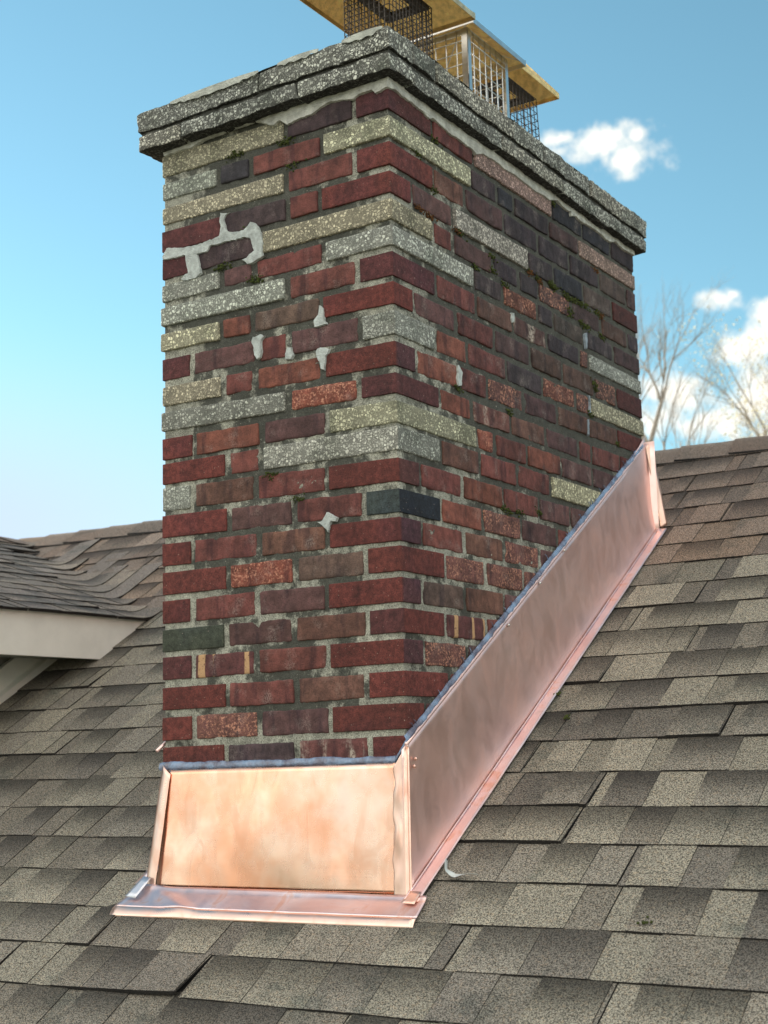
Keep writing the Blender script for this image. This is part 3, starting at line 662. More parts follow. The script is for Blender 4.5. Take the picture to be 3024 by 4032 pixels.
# ---------------------------------------------------------------- flue caps
def fluecap(name, label, x0, x1, y0, y1, z0, z1, hx0, hx1, hy0, hy1, hz, wire, frame_m, bright, sp=.024, taper=0.0, hat_m=None, pk=.13, pitch_inset=.0, strap=False, hatu=None):
    e = empty(name, ((x0+x1)/2, (y0+y1)/2, z0), label, 'chimney cap', 'caps over the three flues')
    mb = MB(); rw = .0016 if not bright else .0021
    def side(pa, pb, n):
        a0, b0 = Vector(pa), Vector(pb)
        for i in range(n+1):
            p = a0.lerp(b0, i/n); top = Vector((p.x, p.y, z1)); c = Vector(((x0+x1)/2, (y0+y1)/2, 0))
            bot = Vector((p.x+(p.x-c.x)*taper, p.y+(p.y-c.y)*taper, z0))
            k = 5; w_ = 0 if bright else .0022
            mb.tube([bot.lerp(top, t/k)+Vector((nz((p.x*9, p.y*9, t), 1), nz((p.x*9, p.y*9, t+9), 1), 0))*w_ for t in range(k+1)], rw, 4)
        m_ = int((z1-z0)/sp)
        for j in range(m_+1):
            z = z0+(z1-z0)*j/m_; f = 1+taper*(1-(z-z0)/(z1-z0)); c = Vector(((x0+x1)/2, (y0+y1)/2, z))
            A = c+(Vector((pa[0], pa[1], z))-c)*f; Bq = c+(Vector((pb[0], pb[1], z))-c)*f
            mb.tube([A, A.lerp(Bq, .5)+Vector((0, 0, nz((z*40, pa[0], 0), 3)*(.0 if bright else .003))), Bq], rw, 4)
    nx, ny = max(2, round((x1-x0)/sp)), max(2, round((y1-y0)/sp))
    side((x0, y0), (x1, y0), nx); side((x1, y0), (x1, y1), ny); side((x1, y1), (x0, y1), nx); side((x0, y1), (x0, y0), ny)
    mb.build('wire_mesh', wire, e)
    if bright:
        for (a, b_) in ((x0, y0), (x1, y0), (x1, y1), (x0, y1)):
            P = MB(); s_ = .008; sx = 1 if a == x0 else -1; sy = 1 if b_ == y0 else -1
            P.box((min(a, a+sx*.018)-.001, b_-.002 if sy > 0 else b_-.001, z0), (max(a, a+sx*.018)+.001, b_+.001 if sy > 0 else b_+.002, z1))
            P.box((a-.0025 if sx > 0 else a-.001, min(b_, b_+sy*.018), z0), (a+.001 if sx > 0 else a+.0025, max(b_, b_+sy*.018), z1))
            P.build('corner_post', frame_m, e)
    for zz in ((z0, z1-.02) if bright else (z1-.006,)):
        hgt = .02 if bright else .012; t_ = .002 if bright else .034
        g = 0.0 if bright else .004
        Sx = MB()
        Sx.box((x0+g, y0+g, zz), (x1-g, y0+g+t_, zz+hgt)); Sx.box((x0+g, y1-g-t_, zz), (x1-g, y1-g, zz+hgt))
        Sx.box((x0+g, y0+g+t_, zz), (x0+g+t_, y1-g-t_, zz+hgt)); Sx.box((x1-g-t_, y0+g+t_, zz), (x1-g, y1-g-t_, zz+hgt))
        Sx.build('band', frame_m, e)
    # hat: hipped sheet with a turned down hem
    H = MB(); c = Vector(((hx0+hx1)/2, (hy0+hy1)/2, hz+pk)); lip = .014
    cor = [Vector((hx0, hy0, hz)), Vector((hx1, hy0, hz)), Vector((hx1, hy1, hz)), Vector((hx0, hy1, hz))]
    ra = Vector((c.x, hy0+(hx1-hx0)*.5, c.z)); rb = Vector((c.x, hy1-(hx1-hx0)*.5, c.z))
    if ra.y > rb.y: ra = rb = c.copy()
    th = .0025
    def shell(off, mi, flip):
        o = Vector((0, 0, off)); q_ = [v+o for v in cor]; A, Bq = ra+o, rb+o
        V_ = q_+[A, Bq]; F_ = [(0, 1, 4), (1, 2, 5, 4), (2, 3, 5), (3, 0, 4, 5)]
        H.add(V_, [tuple(reversed(f)) for f in F_] if flip else F_, mi, (1, 1, 1, 1), False)
    shell(th, 0, False); shell(0, 1, True)
    for i in range(4):
        a, b_ = cor[i], cor[(i+1) % 4]; n_ = (b_-a).cross(Vector((0, 0, 1))).normalized()*.002
        H.hexa([a-Vector((0, 0, lip)), b_-Vector((0, 0, lip)), b_-Vector((0, 0, lip))+n_, a-Vector((0, 0, lip))+n_, a+Vector((0, 0, th)), b_+Vector((0, 0, th)), b_+Vector((0, 0, th))+n_, a+Vector((0, 0, th))+n_], 0)
    for i, pkp in enumerate((ra, ra, rb, rb)):
        H.tube([cor[i]+Vector((0, 0, th)), pkp+Vector((0, 0, th))], .0035, 6)
    H.build('hat', [hat_m or M_HAT, hatu or M_HATU], e)
    return e
fluecap('flue_cap', 'near flue cap with black wire mesh and underside tinted gold with reflected light above the near corner', -.343, -.192, .33, .562, .16, .50, -.485, -.126, .20, .706, .52, M_DARKM, M_DARKM, False, .0175, pk=.16)
fluecap('flue_cap', 'middle flue cap with bright steel corner posts and clean wire grid', -.46, -.20, .79, 1.052, .16, .54, -.49, -.165, .765, 1.115, .548, M_STEEL, M_STEEL, True, .036, hat_m=M_STEEL, pk=.05)
fluecap('flue_cap', 'farthest flue cap with flared rusty mesh and hat tinted orange with reflected light', -.40, -.27, 1.20, 1.40, .16, .56, -.50, -.228, 1.15, 1.496, .60, M_DARKM, M_DARKM, False, .026, taper=.18, hat_m=M_HATU, pk=.17)

# ---------------------------------------------------------------- copper flashing
SL = .6265; Z0R = -1.942; TH = math.atan(SL)
def roofz(y): return Z0R+SL*y
RN = Vector((0, -math.sin(TH), math.cos(TH))); RV = Vector((0, math.cos(TH), math.sin(TH)))
def onroof(x, y, off): return Vector((x, y, roofz(y)))+RN*off
cu = empty('copper_flashing', (-.3675, -.05, -1.96), 'new shiny copper flashing wrapped around the foot of the brick chimney', 'flashing')
def oil(p, a=.0012): return nz(p, 5)*a+nz(p, 17)*a*.35
mb = MB()
f0 = quad((-.722, -.036, -1.962), (-.010, -.033, -1.957), (-.019, -.010, -1.664), (-.708, -.010, -1.671))
grid(mb, lambda u, v: f0(u, v)+Vector((0, -oil(f0(u, v), .0020)-.004*math.sin(math.pi*u)*math.sin(math.pi*v), 0)), 48, 24, th=.0015)
hem = [(-.722+.712*i/12, -.0375, -1.962+.005*i/12) for i in range(13)]
mb.tube(hem, .0028, 8)
mb.build('front_panel', M_CU, cu)
# left return: a bent strip standing just proud of the panel, and the sheet round the corner
mb = MB()
f1 = quad((-.752, -.046, -1.974), (-.718, -.049, -1.972), (-.694, -.016, -1.682), (-.726, -.008, -1.658))
grid(mb, lambda u, v: f1(u, v)+Vector((nz((0, 0, v*3), 1.5)*.003, -.002*math.sin(math.pi*u)+nz((u, v, 0), 4)*.0015, 0)), 6, 24, th=.0012)
mb.build('left_return', M_CUE, cu)
def sidepoly(x, nrm, flipx):
    mb = MB()
    def f(u, v):
        y = -.030+(1.577+.030)*u
        zb_ = roofz(y)+.002+(-.012 if u < .02 else 0); zt_ = -1.606+.6180*(y)
        zt_ = min(zt_, -.672)
        if y > 1.50: zt_ = -.672
        p = Vector((x, y+(-.0 if u < 1 else 0), zb_*(1-v)+zt_*v))
        if u > .9: p.y -= (1.577-1.527)*((u-.9)/.1)**1*v
        p.x += (.010*(1-v)+.001)*nrm+oil(p, .0028)*nrm
        return p
    grid(mb, f, 90, 14, th=.0014*(1 if flipx else -1) if False else .0014)
    return mb
mb = MB()
def fs_(u, v):
    y = -.028+1.605*u
    zlo = roofz(y)+.0; zhi = -1.618+.6165*y
    p = Vector((.006, y-.05*v*max(0, (u-.85)/.15), zlo*(1-v)+zhi*v))
    if u > .85: p.z += 0
    p.x += .019*math.exp(-v/.17)+oil(p, .0016)
    return p
grid(mb, fs_, 90, 16, th=.0014); mb.build('side_panel', M_CUS, cu)
mb = MB()
grid(mb, lambda u, v: (lambda p: Vector((-CW-.003-.008*(1-v), p.y, p.z)))(fs_(.985-.955*u, v)), 40, 6, th=.0014); mb.build('side_panel', M_CUS, cu)
# top edge of the side panel turned into the wall
mb = MB()
for xx, s_ in ((.0, 1), (-CW, -1)):
    pts = [Vector((xx+s_*.007, -.012+1.545*i/40, -1.616+.6165*(-.012+1.545*i/40)+nz((i, 0, 0), .7)*.0012)) for i in range(41)]
    mb.tube(pts, .0045, 8)
mb.build('top_hem', M_CUS, cu)
# rounded corner strip between the front and side sheets
mb = MB()
def fcn(u, v):
    z = -1.958+(.335)*v
    xa = -.020-.010*v*.2+.0018*math.sin(v*19)+.0012*math.sin(v*43+1); xb = .0225-.010*v
    x = xa+(xb-xa)*u; y = -.040+.022*v
    bulge = .0045*math.sin(math.pi*min(1, u*1.6))*(.6+.4*math.sin(v*20))*math.sin(math.pi*min(v*1.1, 1))
    if v > .86: x = max(x, -.02+(.03)*(v-.86)/.14*1.1)
    return Vector((x, y-bulge+.010*max(0, u-.8)*5*.8, z))
grid(mb, fcn, 12, 60, th=.0012)
mb.tube([Vector((.0235-.011*t/20, -.034+.022*t/20, -1.960+.330*t/20)) for t in range(21)], .0032, 8)
mb.build('corner_fold', M_CUE, cu)
# flange lying on the shingles beside the chimney
mb = MB()
def ffl(u, v):
    y = -.055+1.615*v; x = .024+.035*u+nz((u, y, 0), 7)*.0008-.004*u*v
    return onroof(x, y+.0*u, .0175+nz((u*.3, y, 4), 9)*.0012-.002*u)
grid(mb, lambda u, v: ffl(u, v), 4, 90, th=.0012)
mb.tube([ffl(0, t/40)+Vector((.001, 0, .001)) for t in range(41)], .0022, 6)
mb.build('side_flange', M_CUA, cu)
mb = MB(); grid(mb, lambda u, v: onroof(-CW-.02-.04*u, -.03+1.6*v, .0105), 3, 30, th=-.0012 if False else .0012); mb.build('side_flange', M_CUA, cu)
# apron in front with its turned lower lip
mb = MB()
A_ = [(-.790, -.104), (.078, -.098), (.074, -.044), (-.770, -.040)]
def fap(u, v):
    xl = -.790+.020*v; xr = .079-.006*v; y = (-.106+.008*u)*(1-v)+(-.040)*v
    x = xl+(xr-xl)*u; p = onroof(x, y, .013+nz((x, y, 0), 9)*.002+.004*max(0, v-.8)*5)
    if u < .3:                                   # crease at the left end
        d = abs((u-.05)*2.2-(1-v)*.42); p += RN*max(0, .005-.03*d)
    return p
grid(mb, fap, 90, 12, th=.0014)
mb.build('apron', M_CUA, cu)
mb = MB()
def flp(u, v):
    a, b_ = fap(u, 0), onroof(-.790+(.079+.790)*u, -.130+.010*u, .0045)
    return a.lerp(b_, 1-v)+RN*(.003*math.sin(math.pi*v))
grid(mb, flp, 60, 5, th=.0014); mb.build('apron_lip', M_CUE, cu)
# back edge fold
mb = MB()
f2 = quad((.026, 1.579, roofz(1.579)+.004), (.040, 1.600, roofz(1.600)+.006), (.018, 1.556, -.662), (.006, 1.528, -.672))
grid(mb, lambda u, v: f2(u, v)+Vector((nz((u, v*2, 1), 3)*.002, 0, 0)), 4, 24, th=.0012); mb.build('back_fold', M_CUE, cu)
mb = MB(); grid(mb, lambda u, v: Vector((-.75+.78*u, CD+.012, roofz(CD)+(.32)*v)), 10, 6, th=-.0012); mb.build('back_panel', M_CUS, cu)
# small loose tab at the left corner
mb = MB(); f3 = quad(onroof(-.775, -.082, .022), onroof(-.738, -.086, .020), onroof(-.726, -.034, .034), onroof(-.752, -.030, .036))
grid(mb, f3, 4, 4, th=.001); mb.build('corner_tab', mk_plain('zinc_tab', (.62, .64, .70), .35, .1, 20, .3, .002, .8), cu)
mb = MB(); f3 = quad(onroof(.022, -.066, .0205), onroof(.056, -.066, .0185), onroof(.054, -.030, .0185), onroof(.024, -.030, .0205))
grid(mb, f3, 4, 4, th=.001); mb.build('corner_tab', M_CUE, cu)
# fixings with their scratched surrounds
for y, z in ((.021, -1.656), (.013, -1.673), (.865, -1.089), (.506, -1.322), (.70, -1.196)):
    mb = MB(); u_ = (z-roofz(y))/.32; x = .011+.014*(1-min(1, max(0, u_)))**1.2
    mb.tube([(x-.002, y, z), (x+.002, y, z), (x+.0035, y, z)], [.0045, .0042, .002], 10)
    mb.build('screw', M_STEEL if y > .1 else M_CUE, cu)
# clear sealant bead along the top edges
mb = MB(); rr2 = random.Random(5)
def bead(pts, nrm, r0, up):
    n = len(pts); ring = 8; vs = []; fs = []
    for i, p in enumerate(pts):
        p = Vector(p); r = r0*(1+.35*nz(p, 38)+.25*nz(p, 120)); rise = up*(1+.28*nz(p, 14, 5)+.12*nz(p, 60, 2))
        for k in range(ring):
            a = math.pi*k/(ring-1)
            vs.append(p+Vector(nrm)*(r*math.sin(a)*(.75+.25*math.cos(a))-.001)+Vector((0, 0, 1))*(-rise*.35+rise*(1-math.cos(a))*.5))
    for i in range(n-1):
        for k in range(ring-1): fs.append((i*ring+k, (i+1)*ring+k, (i+1)*ring+k+1, i*ring+k+1))
    mb.add(vs, fs)
bead([(-CW+.0-.004+ (CW-.022)*i/120, -.003, -1.666+.006*i/120) for i in range(121)], (0, -1, 0), .0085, .020)
bead([(.003, -.012+1.52*i/220, -1.611+.6165*(-.012+1.52*i/220)) for i in range(221)], (1, 0, 0), .0095, .019)
bead([(-.024+.032*i/16, -.006, -1.658+.042*i/16) for i in range(17)], (0, -1, 0), .008, .014)
# stray strings of sealant pulled over the brick
for _ in range(26):
    y = rr2.uniform(.02, 1.45); z = -1.598+.6165*y; L = rr2.uniform(.006, .018); a = rr2.uniform(-.4, 2.0)
    mb.tube([(.004, y, z), (.0055, y-L*.5*math.cos(a), z+L*.5), (.003, y-L*math.cos(a), z+L*rr2.uniform(.4, 1))], [.0016, .0010, .0004], 5)
mb.build('sealant_bead', M_SEAL, cu)

# ---------------------------------------------------------------- house
house = empty('house', (-1.5, 2.2, -7.5), 'house with brown and grey shingled roof rising behind and under the chimney', 'house')
EX = .1428; HB = .0052; HT_ = .0071
def shingles(name, mt, org, u, v, n, umin, umax, c0, c1, clip, seed, palette, parent, warm=0.0, lift=None, bend=False):
    """laminated shingles: per course a base sheet and raised tabs of uneven width, all with cut edges"""
    rr = random.Random(seed); mb = MB(); org, u, v, n = map(Vector, (org, u, v, n))
    def P(a, d, h):
        p = org+u*a+v*d+n*h
        if bend:                                                   # woven valley: courses sweep up on to the main slope
            m_ = roofz(p.y)+.006+h; k_ = .035; e_ = max(k_-abs(p.z-m_), 0)/k_
            p.z = max(p.z, m_)+e_*e_*k_*.25
        return p
    def slab(a0, a1, d0, d1, h0, h1, cols, seg, th, skew=0.0, lf=0.0, wob=.0016, la=0.0, ll=1.0):
        """top sheet + front + two ends"""
        rows = [0, .06, .30, .55, .80, 1.0]; vs = []; cs = []
        for j, t in enumerate(rows):
            for i in range(seg+1):
                a = a0+(a1-a0)*i/seg+skew*(t-.5); d = d0+(d1-d0)*t
                if j == 0: d += nz((a*1, d0, seed), 40)*wob*.7+nz((a, d0, seed), 3)*.004
                h = h0+(h1-h0)*t+nz((a, d0, seed+4), 5)*.0014+lf*(1-t)*min(1, max(0, (a-la)/ll))**2
                vs.append(P(a, d, h)); k = cols(t); cs.append((*k, 1))
        w = seg+1
        fs = [(j*w+i, j*w+i+1, (j+1)*w+i+1, (j+1)*w+i) for j in range(len(rows)-1) for i in range(seg)]
        mb.add(vs, fs, 0, cs)
        dk = (.016, .015, .014, 1)
        fr = []; 
        for i in range(seg+1): fr += [vs[i], vs[i]-n*(th+.006)]
        mb.add(fr, [(2*i, 2*i+1, 2*i+3, 2*i+2) for i in range(seg)], 0, dk, False)
        for i, fl in ((0, 0), (seg, 1)):
            e = []
            for j in range(len(rows)): p = vs[j*w+i]; e += [p, p-n*(th)]
            f = [(2*j, 2*j+2, 2*j+3, 2*j+1) for j in range(len(rows)-1)]
            mb.add(e, [tuple(reversed(x)) for x in f] if fl else f, 0, dk, False)
    for c in range(c0, c1):
        d0 = c*EX; d1 = d0+EX+.02
        a = umin-rr.uniform(0, .3)
        while a < umax:                                            # shingles about a metre long
            L = rr.choice((.98, .98, .60))*(.45 if bend else 1); a1 = a+L
            if clip((a+a1)/2, d0):
                sh = rr.uniform(-.0005, .0012)
                bc = rr.choice(palette); k_ = rr.uniform(.85, 1.1)
                base = tuple(x*k_ for x in bc)
                lf = rr.choice((0, 0, 0, .003, .006)) 
                if lift and lift(a1, d0): lf = .016
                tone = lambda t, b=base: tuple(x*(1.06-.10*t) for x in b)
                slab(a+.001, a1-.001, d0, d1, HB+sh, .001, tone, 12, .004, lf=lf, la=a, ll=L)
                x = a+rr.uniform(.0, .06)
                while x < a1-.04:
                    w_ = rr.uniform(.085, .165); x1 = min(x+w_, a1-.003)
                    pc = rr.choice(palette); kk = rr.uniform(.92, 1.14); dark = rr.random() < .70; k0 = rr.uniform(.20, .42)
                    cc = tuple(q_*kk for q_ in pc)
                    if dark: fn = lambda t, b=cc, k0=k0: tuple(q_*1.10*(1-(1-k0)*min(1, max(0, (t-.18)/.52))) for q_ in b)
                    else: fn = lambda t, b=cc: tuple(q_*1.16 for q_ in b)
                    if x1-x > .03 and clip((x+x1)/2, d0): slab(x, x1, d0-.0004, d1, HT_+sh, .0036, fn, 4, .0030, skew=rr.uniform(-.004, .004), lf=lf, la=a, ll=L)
                    x = x1+(rr.uniform(.05, .13) if rr.random() < .55 else .0015)
            a = a1+.0015
    return mb.build(name, mt, parent)
PAL = [(.205, .197, .162), (.235, .225, .185), (.165, .155, .13), (.22, .21, .172), (.14, .132, .115), (.185, .176, .15)]
PALD = [(.20, .18, .155), (.175, .16, .14), (.22, .20, .17), (.15, .14, .125), (.19, .175, .16)]
PALW = [(.215, .165, .125), (.195, .155, .125), (.175, .135, .108), (.15, .125, .105), (.21, .17, .14)]
y_first = -.3435+.0
org = onroof(0, y_first, 0)
nlo = int((4.3+y_first)/.12105)
def clip_main(a, d):
    y = y_first+d*math.cos(TH)
    if a < -5.3: return True
    return True
RT_ = 14
def lift(a1, d0): return abs(a1+.25) < .35 and abs(d0-EX*0) < .01
shingles('shingle_roof', M_SH, org, (1, 0, 0), RV, RN, -7.5, 4.5, -16, 14, clip_main, 5, PAL, house, lift=lift)
shingles('upper_shingle_roof', M_SH, org, (1, 0, 0), RV, RN, -7.5, 4.5, 14, 21, clip_main, 6, PALW, house)
# deck under the shingles, and the back slope
mb = MB(); YR, ZR = 2.20, roofz(2.20)
A0 = [(-7.5, -2.6, roofz(-2.6)-.004), (4.6, -2.6, roofz(-2.6)-.004), (4.6, YR, ZR-.004), (-7.5, YR, ZR-.004)]
mb.hexa([Vector(p)-Vector((0, 0, .15)) for p in A0]+[Vector(p) for p in A0])
mb.build('roof_deck', M_ASPH, house)
shingles('back_shingle_roof', M_SH, (0, YR+.0+4.2, ZR-4.2*SL), (-1, 0, 0), (0, -math.cos(TH), math.sin(TH)), (0, math.sin(TH), math.cos(TH)), -4.5, 7.5, 0, 34, lambda a, d: True, 9, PALW, house)
# ridge caps: bent pieces lapped along the ridge
mb = MB(); rr = random.Random(4); x = -7.5; i = 0
while x < 4.5:
    c = rr.choice(PALW); k_ = rr.uniform(.85, 1.15); c = tuple(v*k_ for v in c)
    L = .30; P = []; C = []
    for t in range(6):
        xx = x+L*t/5
        for s_ in range(9):
            w_ = (s_-4)/4; ww = abs(w_)*.150*(1 if t else .985); hh = .020-.012*t/5
            yy = YR+(-1 if w_ < 0 else 1)*ww*math.cos(TH); zz = ZR-ww*math.sin(TH)+hh-.006*math.exp(-(w_*3)**2)
            P.append(Vector((xx+.014*abs(w_)**1.5+nz((xx, yy, 0), 9)*.002, yy, zz+nz((xx, yy, 2), 8)*.002))); C.append((*c, 1))
    fs = [(t*9+s_, t*9+s_+1, (t+1)*9+s_+1, (t+1)*9+s_) for t in range(5) for s_ in range(8)]
    mb.add(P, [tuple(reversed(f)) for f in fs], 0, C)
    fr = []
    for s_ in range(9): fr += [P[s_], P[s_]-Vector((0, 0, .008))]
    mb.add(fr, [(2*s_, 2*s_+1, 2*s_+3, 2*s_+2) for s_ in range(8)], 0, (.015, .015, .015, 1), False)
    for row in (0, 8):
        e = []
        for t in range(6): e += [P[t*9+row], P[t*9+row]-Vector((0, 0, .007))]
        mb.add(e, [(2*t, 2*t+2, 2*t+3, 2*t+1) for t in range(5)], 0, (.015, .015, .015, 1), False)
    x += .205; i += 1
mb.build('ridge_cap', M_SH, house)
# dormer
SD = .339; TD = math.atan(SD); XR, ZD = -3.55, -.578; XE = -1.945
def dz(x): return ZD-SD*(x-XR)
DV = Vector((-math.cos(TD), 0, math.sin(TD))); DN = Vector((math.sin(TD), 0, math.cos(TD)))
nD = int(math.hypot(XE-XR, SD*(XE-XR))/EX)+1
def clipd(a, d):
    x = XE-d*math.cos(TD); return a < 1.93 and roofz(a) < dz(x)+.045
EXK = EX; EX = .118; HB = .0045; HT_ = .0062
shingles('dormer_shingle_roof', M_SHD, (XE+.02, 0, dz(XE+.02)), (0, 1, 0), DV, DN, -.62, 2.25, 0, 14, clipd, 12, PALD, house, bend=True)
shingles('dormer_shingle_roof', M_SHD, (2*XR-XE-.02, 0, dz(XE+.02)), (0, -1, 0), Vector((math.cos(TD), 0, math.sin(TD))), Vector((-math.sin(TD), 0, math.cos(TD))), -2.25, .62, 0, 14, lambda a, d: roofz(-a-.35) < ZD-SD*(1.6-d)+.3, 13, PALD, house)
EX = EXK
mb = MB(); y = -.62
while y < 2.25:                                                   # cap pieces along the dormer's ridge
    c = rr.choice(PALW); P_ = []
    for t in range(3):
        for s_ in range(7):
            w_ = (s_-3)/3; P_.append(Vector((XR+w_*.14, y+.26*t/2, ZD+.014-abs(w_)*.14*SD-.004*t+.002)))
    mb.add(P_, [(t*7+s_, t*7+s_+1, (t+1)*7+s_+1, (t+1)*7+s_) for t in range(2) for s_ in range(6)], 0, (*c, 1)); y += .2
mb.build('ridge_cap', M_SHD, house)
mb = MB()
mb.box((XE-.02, -.6, -1.285), (XE, 1.30, dz(XE)-.004)); mb.build('fascia', M_WHITE, house)
mb = MB(); mb.box((2*XR-XE, -.6, -1.285), (2*XR-XE+.02, 1.30, dz(XE)-.004)); mb.build('fascia', M_WHITE, house)
mb = MB(); mb.box((XE-.26, -.59, -1.272), (XE-.021, 1.08, -1.262)); mb.build('soffit', M_SID, house)
mb = MB(); mb.box((2*XR-XE+.021, -.59, -1.272), (2*XR-XE+.26, 1.08, -1.262)); mb.build('soffit', M_SID, house)
mb = MB()
for k in range(14):                                               # lapped siding on the dormer cheek
    z = -2.65+.10*k
    for s_, xx in ((1, -2.26), (-1, 2*XR+2.26)):
        mb.hexa([(xx, -.28, z), (xx+s_*.014, -.28, z), (xx+s_*.014, 1.12, z), (xx, 1.12, z), (xx, -.28, z+.10), (xx+s_*.004, -.28, z+.10), (xx+s_*.004, 1.12, z+.10), (xx, 1.12, z+.10)])
    mb.hexa([(2*XR+2.26, -.30, z), (-2.26, -.30, z), (-2.26, -.28, z), (2*XR+2.26, -.28, z), (2*XR+2.26, -.288, z+.1), (-2.26, -.288, z+.1), (-2.26, -.28, z+.1), (2*XR+2.26, -.28, z+.1)])
mb.add([(2*XR+2.26, -.285, -1.25), (-2.26, -.285, -1.25), (XR, -.285, -.60)], [(0, 1, 2)])
mb.build('dormer_siding', M_SID, house)
for s_, xx in ((1, -2.246), (-1, 2*XR+2.246)):
    mb = MB()
    for (w0, w1, h0, h1) in ((0, .022, .004, .115), (.022, .062, .004, .034)):
        a, b_ = xx+s_*w0, xx+s_*w1
        y0, y1 = -.28, 1.12
        mb.hexa([(min(a, b_), y0, roofz(y0)+h0), (max(a, b_), y0, roofz(y0)+h0), (max(a, b_), y1, roofz(y1)+h0), (min(a, b_), y1, roofz(y1)+h0),
                 (min(a, b_), y0, roofz(y0)+h1), (max(a, b_), y0, roofz(y0)+h1), (max(a, b_), y1, roofz(y1)+h1), (min(a, b_), y1, roofz(y1)+h1)])
    mb.build('skirt_trim', M_WHITE, house)
mb = MB()
for s_ in (1, -1):
    p = [(XR, -.60, ZD-.02), (XR+s_*1.62, -.60, ZD-.02-SD*1.62)]
    mb.hexa([(p[0][0], -.60, p[0][2]-.15), (p[1][0], -.60, p[1][2]-.15), (p[1][0], -.575, p[1][2]-.15), (p[0][0], -.575, p[0][2]-.15), (p[0][0], -.60, p[0][2]), (p[1][0], -.60, p[1][2]), (p[1][0], -.575, p[1][2]), (p[0][0], -.575, p[0][2])])
mb.build('rake_board', M_WHITE, house)
mb = MB(); mb.box((XR-.40, -.325, -2.05), (XR+.40, -.302, -1.28)); wf = mb.build('window', M_WHITE, house)
mb = MB(); mb.box((XR-.34, -.330, -1.99), (XR+.34, -.326, -1.34))
pn = mb.build('pane', mk_plain('window_glass', (.05, .06, .07), .08, .1, 3, 0), wf)
mb = MB(); mb.box((-7.2, -2.3, -7.5), (4.3, 6.2, roofz(-2.3)-.30)); 
mb.add([(4.3, -2.3, roofz(-2.3)-.31), (4.3, 6.2, roofz(-2.3)-.31), (4.3, YR, ZR-.2)], [(0, 1, 2)]); mb.add([(-7.2, -2.3, roofz(-2.3)-.31), (-7.2, 6.2, roofz(-2.3)-.31), (-7.2, YR, ZR-.2)], [(0, 2, 1)])
mb.build('wall', M_SID, house)

# scrap of clear plastic lying on the shingles
mb = MB()
def fpl(u, v):
    ctrl = [(.066, .066), (.080, .036), (.112, .022), (.164, .028)]
    k = u*3; i = min(2, int(k)); f = k-i; x = ctrl[i][0]*(1-f)+ctrl[i+1][0]*f; y = ctrl[i][1]*(1-f)+ctrl[i+1][1]*f
    w_ = .012*math.sin(math.pi*u)**.7+.001
    return onroof(x+.3*w_*(v-.5), y-w_*(v-.5), .016+.010*(1-u)*v+.006*v*math.sin(u*9))
grid(mb, fpl, 20, 5, th=.0004); o = mb.build('plastic_scrap', M_PLAS)
tag(o, 'curled scrap of clear plastic film lying on the shingles beside the copper', 'plastic scrap')
# bits of moss and grit fallen on the shingles
rr = random.Random(21)
def roofpx(x, y): return onroof(x, y, .013)
for (x, y, lab) in ((.055, .69, 'small dark clump of moss on the shingles high beside the copper side panel'), (.13, .585, 'dark crumb of moss on a shingle right of the middle of the copper flange'), (.60, -.08, 'lone dark crumb of moss low on the shingles at the right')):
    mb = MB()
    for k in range(16 if y > 0 else 8): blob(mb, roofpx(x+rr.gauss(0, .005), y+rr.gauss(0, .005)), rr.uniform(.0025, .0045))
    o = mb.build('moss_crumb', M_MOSS); tag(o, lab, 'moss', 'crumbs of moss fallen on the roof')

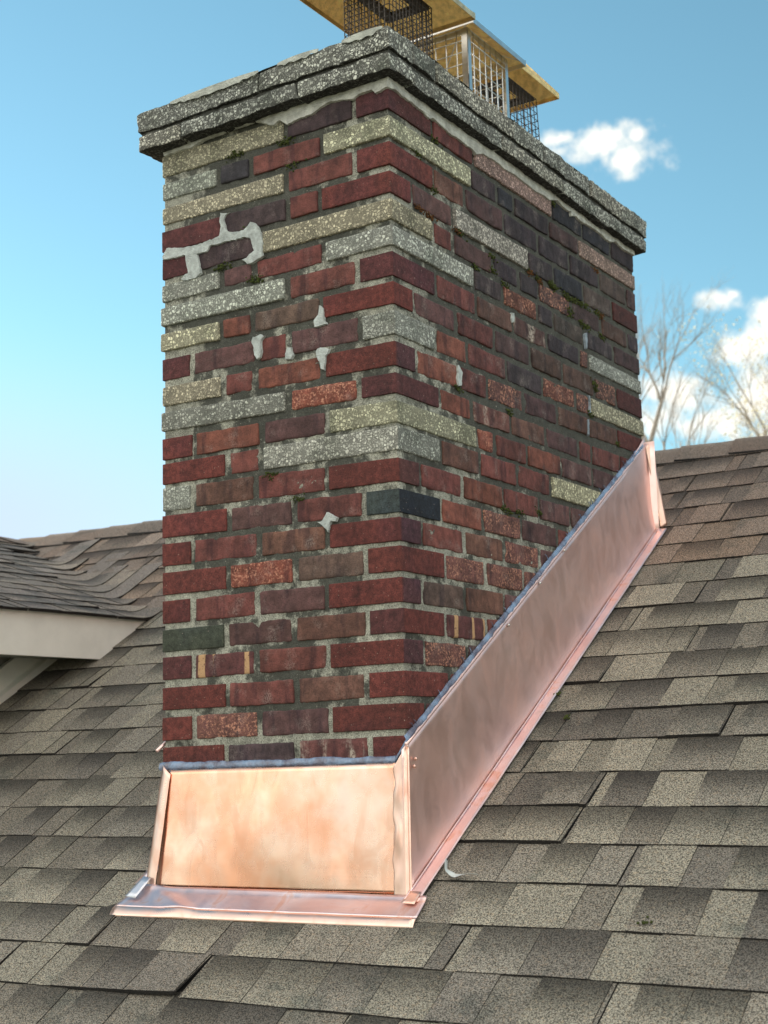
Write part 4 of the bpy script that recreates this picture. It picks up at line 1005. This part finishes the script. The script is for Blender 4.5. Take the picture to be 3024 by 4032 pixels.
# ---------------------------------------------------------------- ground and trees beyond the ridge
mb = MB(); n = 24
mb.add([(1500*math.cos(2*math.pi*i/n), 1500*math.sin(2*math.pi*i/n), -7.5) for i in range(n)], [tuple(range(n))]); tag(mb.build('ground', M_GRASS), kind='structure')
CAMP = Vector((1.75598, -2.83288, -1.62903))
def tree(name, label, base, height, r0, m, seed, spread=.55, depth=5, leaf=None, nleaf=0, lsize=.06, cat='tree', forks=3, first=.28, c0=None, pt=None):
    rr = random.Random(seed); e = empty(name, base, label, cat); mb = MB(); tips = []
    def grow(p, d, L, r, k):
        n = 4; pts = [p]; rs = [r]; q_ = Vector(p); dd = Vector(d)
        for i in range(n):
            dd = (dd+Vector((rr.gauss(0, .09), rr.gauss(0, .09), rr.gauss(0, .05)+.03))).normalized(); q_ = q_+dd*L/n; pts.append(q_.copy()); rs.append(r*(1-.42*(i+1)/n))
        mb.tube(pts, rs, 7 if k > 3 else 4)
        if k <= 1: tips.extend(pts[1:]); 
        if k == 0: return
        for j in range(forks if k > 1 else forks+1):
            t = rr.uniform(.45, 1.0) if j else 1.0; i = max(1, int(t*n)); pp = pts[i]
            ax = Vector((rr.gauss(0, 1), rr.gauss(0, 1), rr.gauss(0, .35))).normalized()
            nd = (dd+ax*spread*rr.uniform(.5, 1.2)).normalized()
            grow(pp, nd, L*rr.uniform(.62, .82), rs[i]*rr.uniform(.6, .8), k-1)
    if c0:                                                         # tall clear stem, forking only near the top
        st = [Vector(base)+Vector((.15*math.sin(i*1.3), .1*math.sin(i*2.1), height*i/8)) for i in range(9)]
        mb.tube(st, [r0*(1-.6*i/8) for i in range(9)], 8)
        for k in range(5):
            a = k*2.4+seed; d = Vector((math.cos(a)*.45, math.sin(a)*.45, 1)).normalized(); grow(st[-1 if k < 3 else -2], d, c0*rr.uniform(.8, 1.1), r0*.3, depth)
    else: grow(Vector(base), Vector((0, 0, 1)), height*first, r0, depth)
    mb.build('trunk', M_BARK, e)
    if leaf:
        lm = MB()
        for _ in range(nleaf):
            p = rr.choice(tips)+Vector((rr.gauss(0, .3), rr.gauss(0, .3), rr.gauss(0, .3)))
            a = Vector((rr.gauss(0, 1), rr.gauss(0, 1), rr.gauss(0, 1))).normalized(); b_ = a.orthogonal().normalized(); s_ = lsize*rr.uniform(.5, 1.4)
            lm.add([p-a*s_, p+b_*s_*.6, p+a*s_, p-b_*s_*.6], [(0, 1, 2, 3)], 0, (1, 1, 1, 1), False)
        lm.build('crown', leaf, e)
    return e
def along(d, dist, z): 
    d = Vector(d); h = Vector((d.x, d.y, 0)).normalized(); p = CAMP+h*dist; return (p.x, p.y, z)
tree('bare_tree', 'tall leafless tree with thin branches rising beyond the ridge, right of the chimney', along((-.3583, .9128, 0), 26, -7.5), 11.0, .17, M_BARK, 4, spread=.40, depth=5, c0=1.35)
tree('budding_tree', 'pale thinly budding tree beyond the ridge at the right edge', along((-.285, .9295, 0), 40, -7.5), 12.4, .26, M_BARK, 8, spread=.7, depth=5, leaf=M_BUD, nleaf=2600, lsize=.038, c0=1.7)
for o in list(S.objects):
    if o.type == 'MESH': o.data.validate()
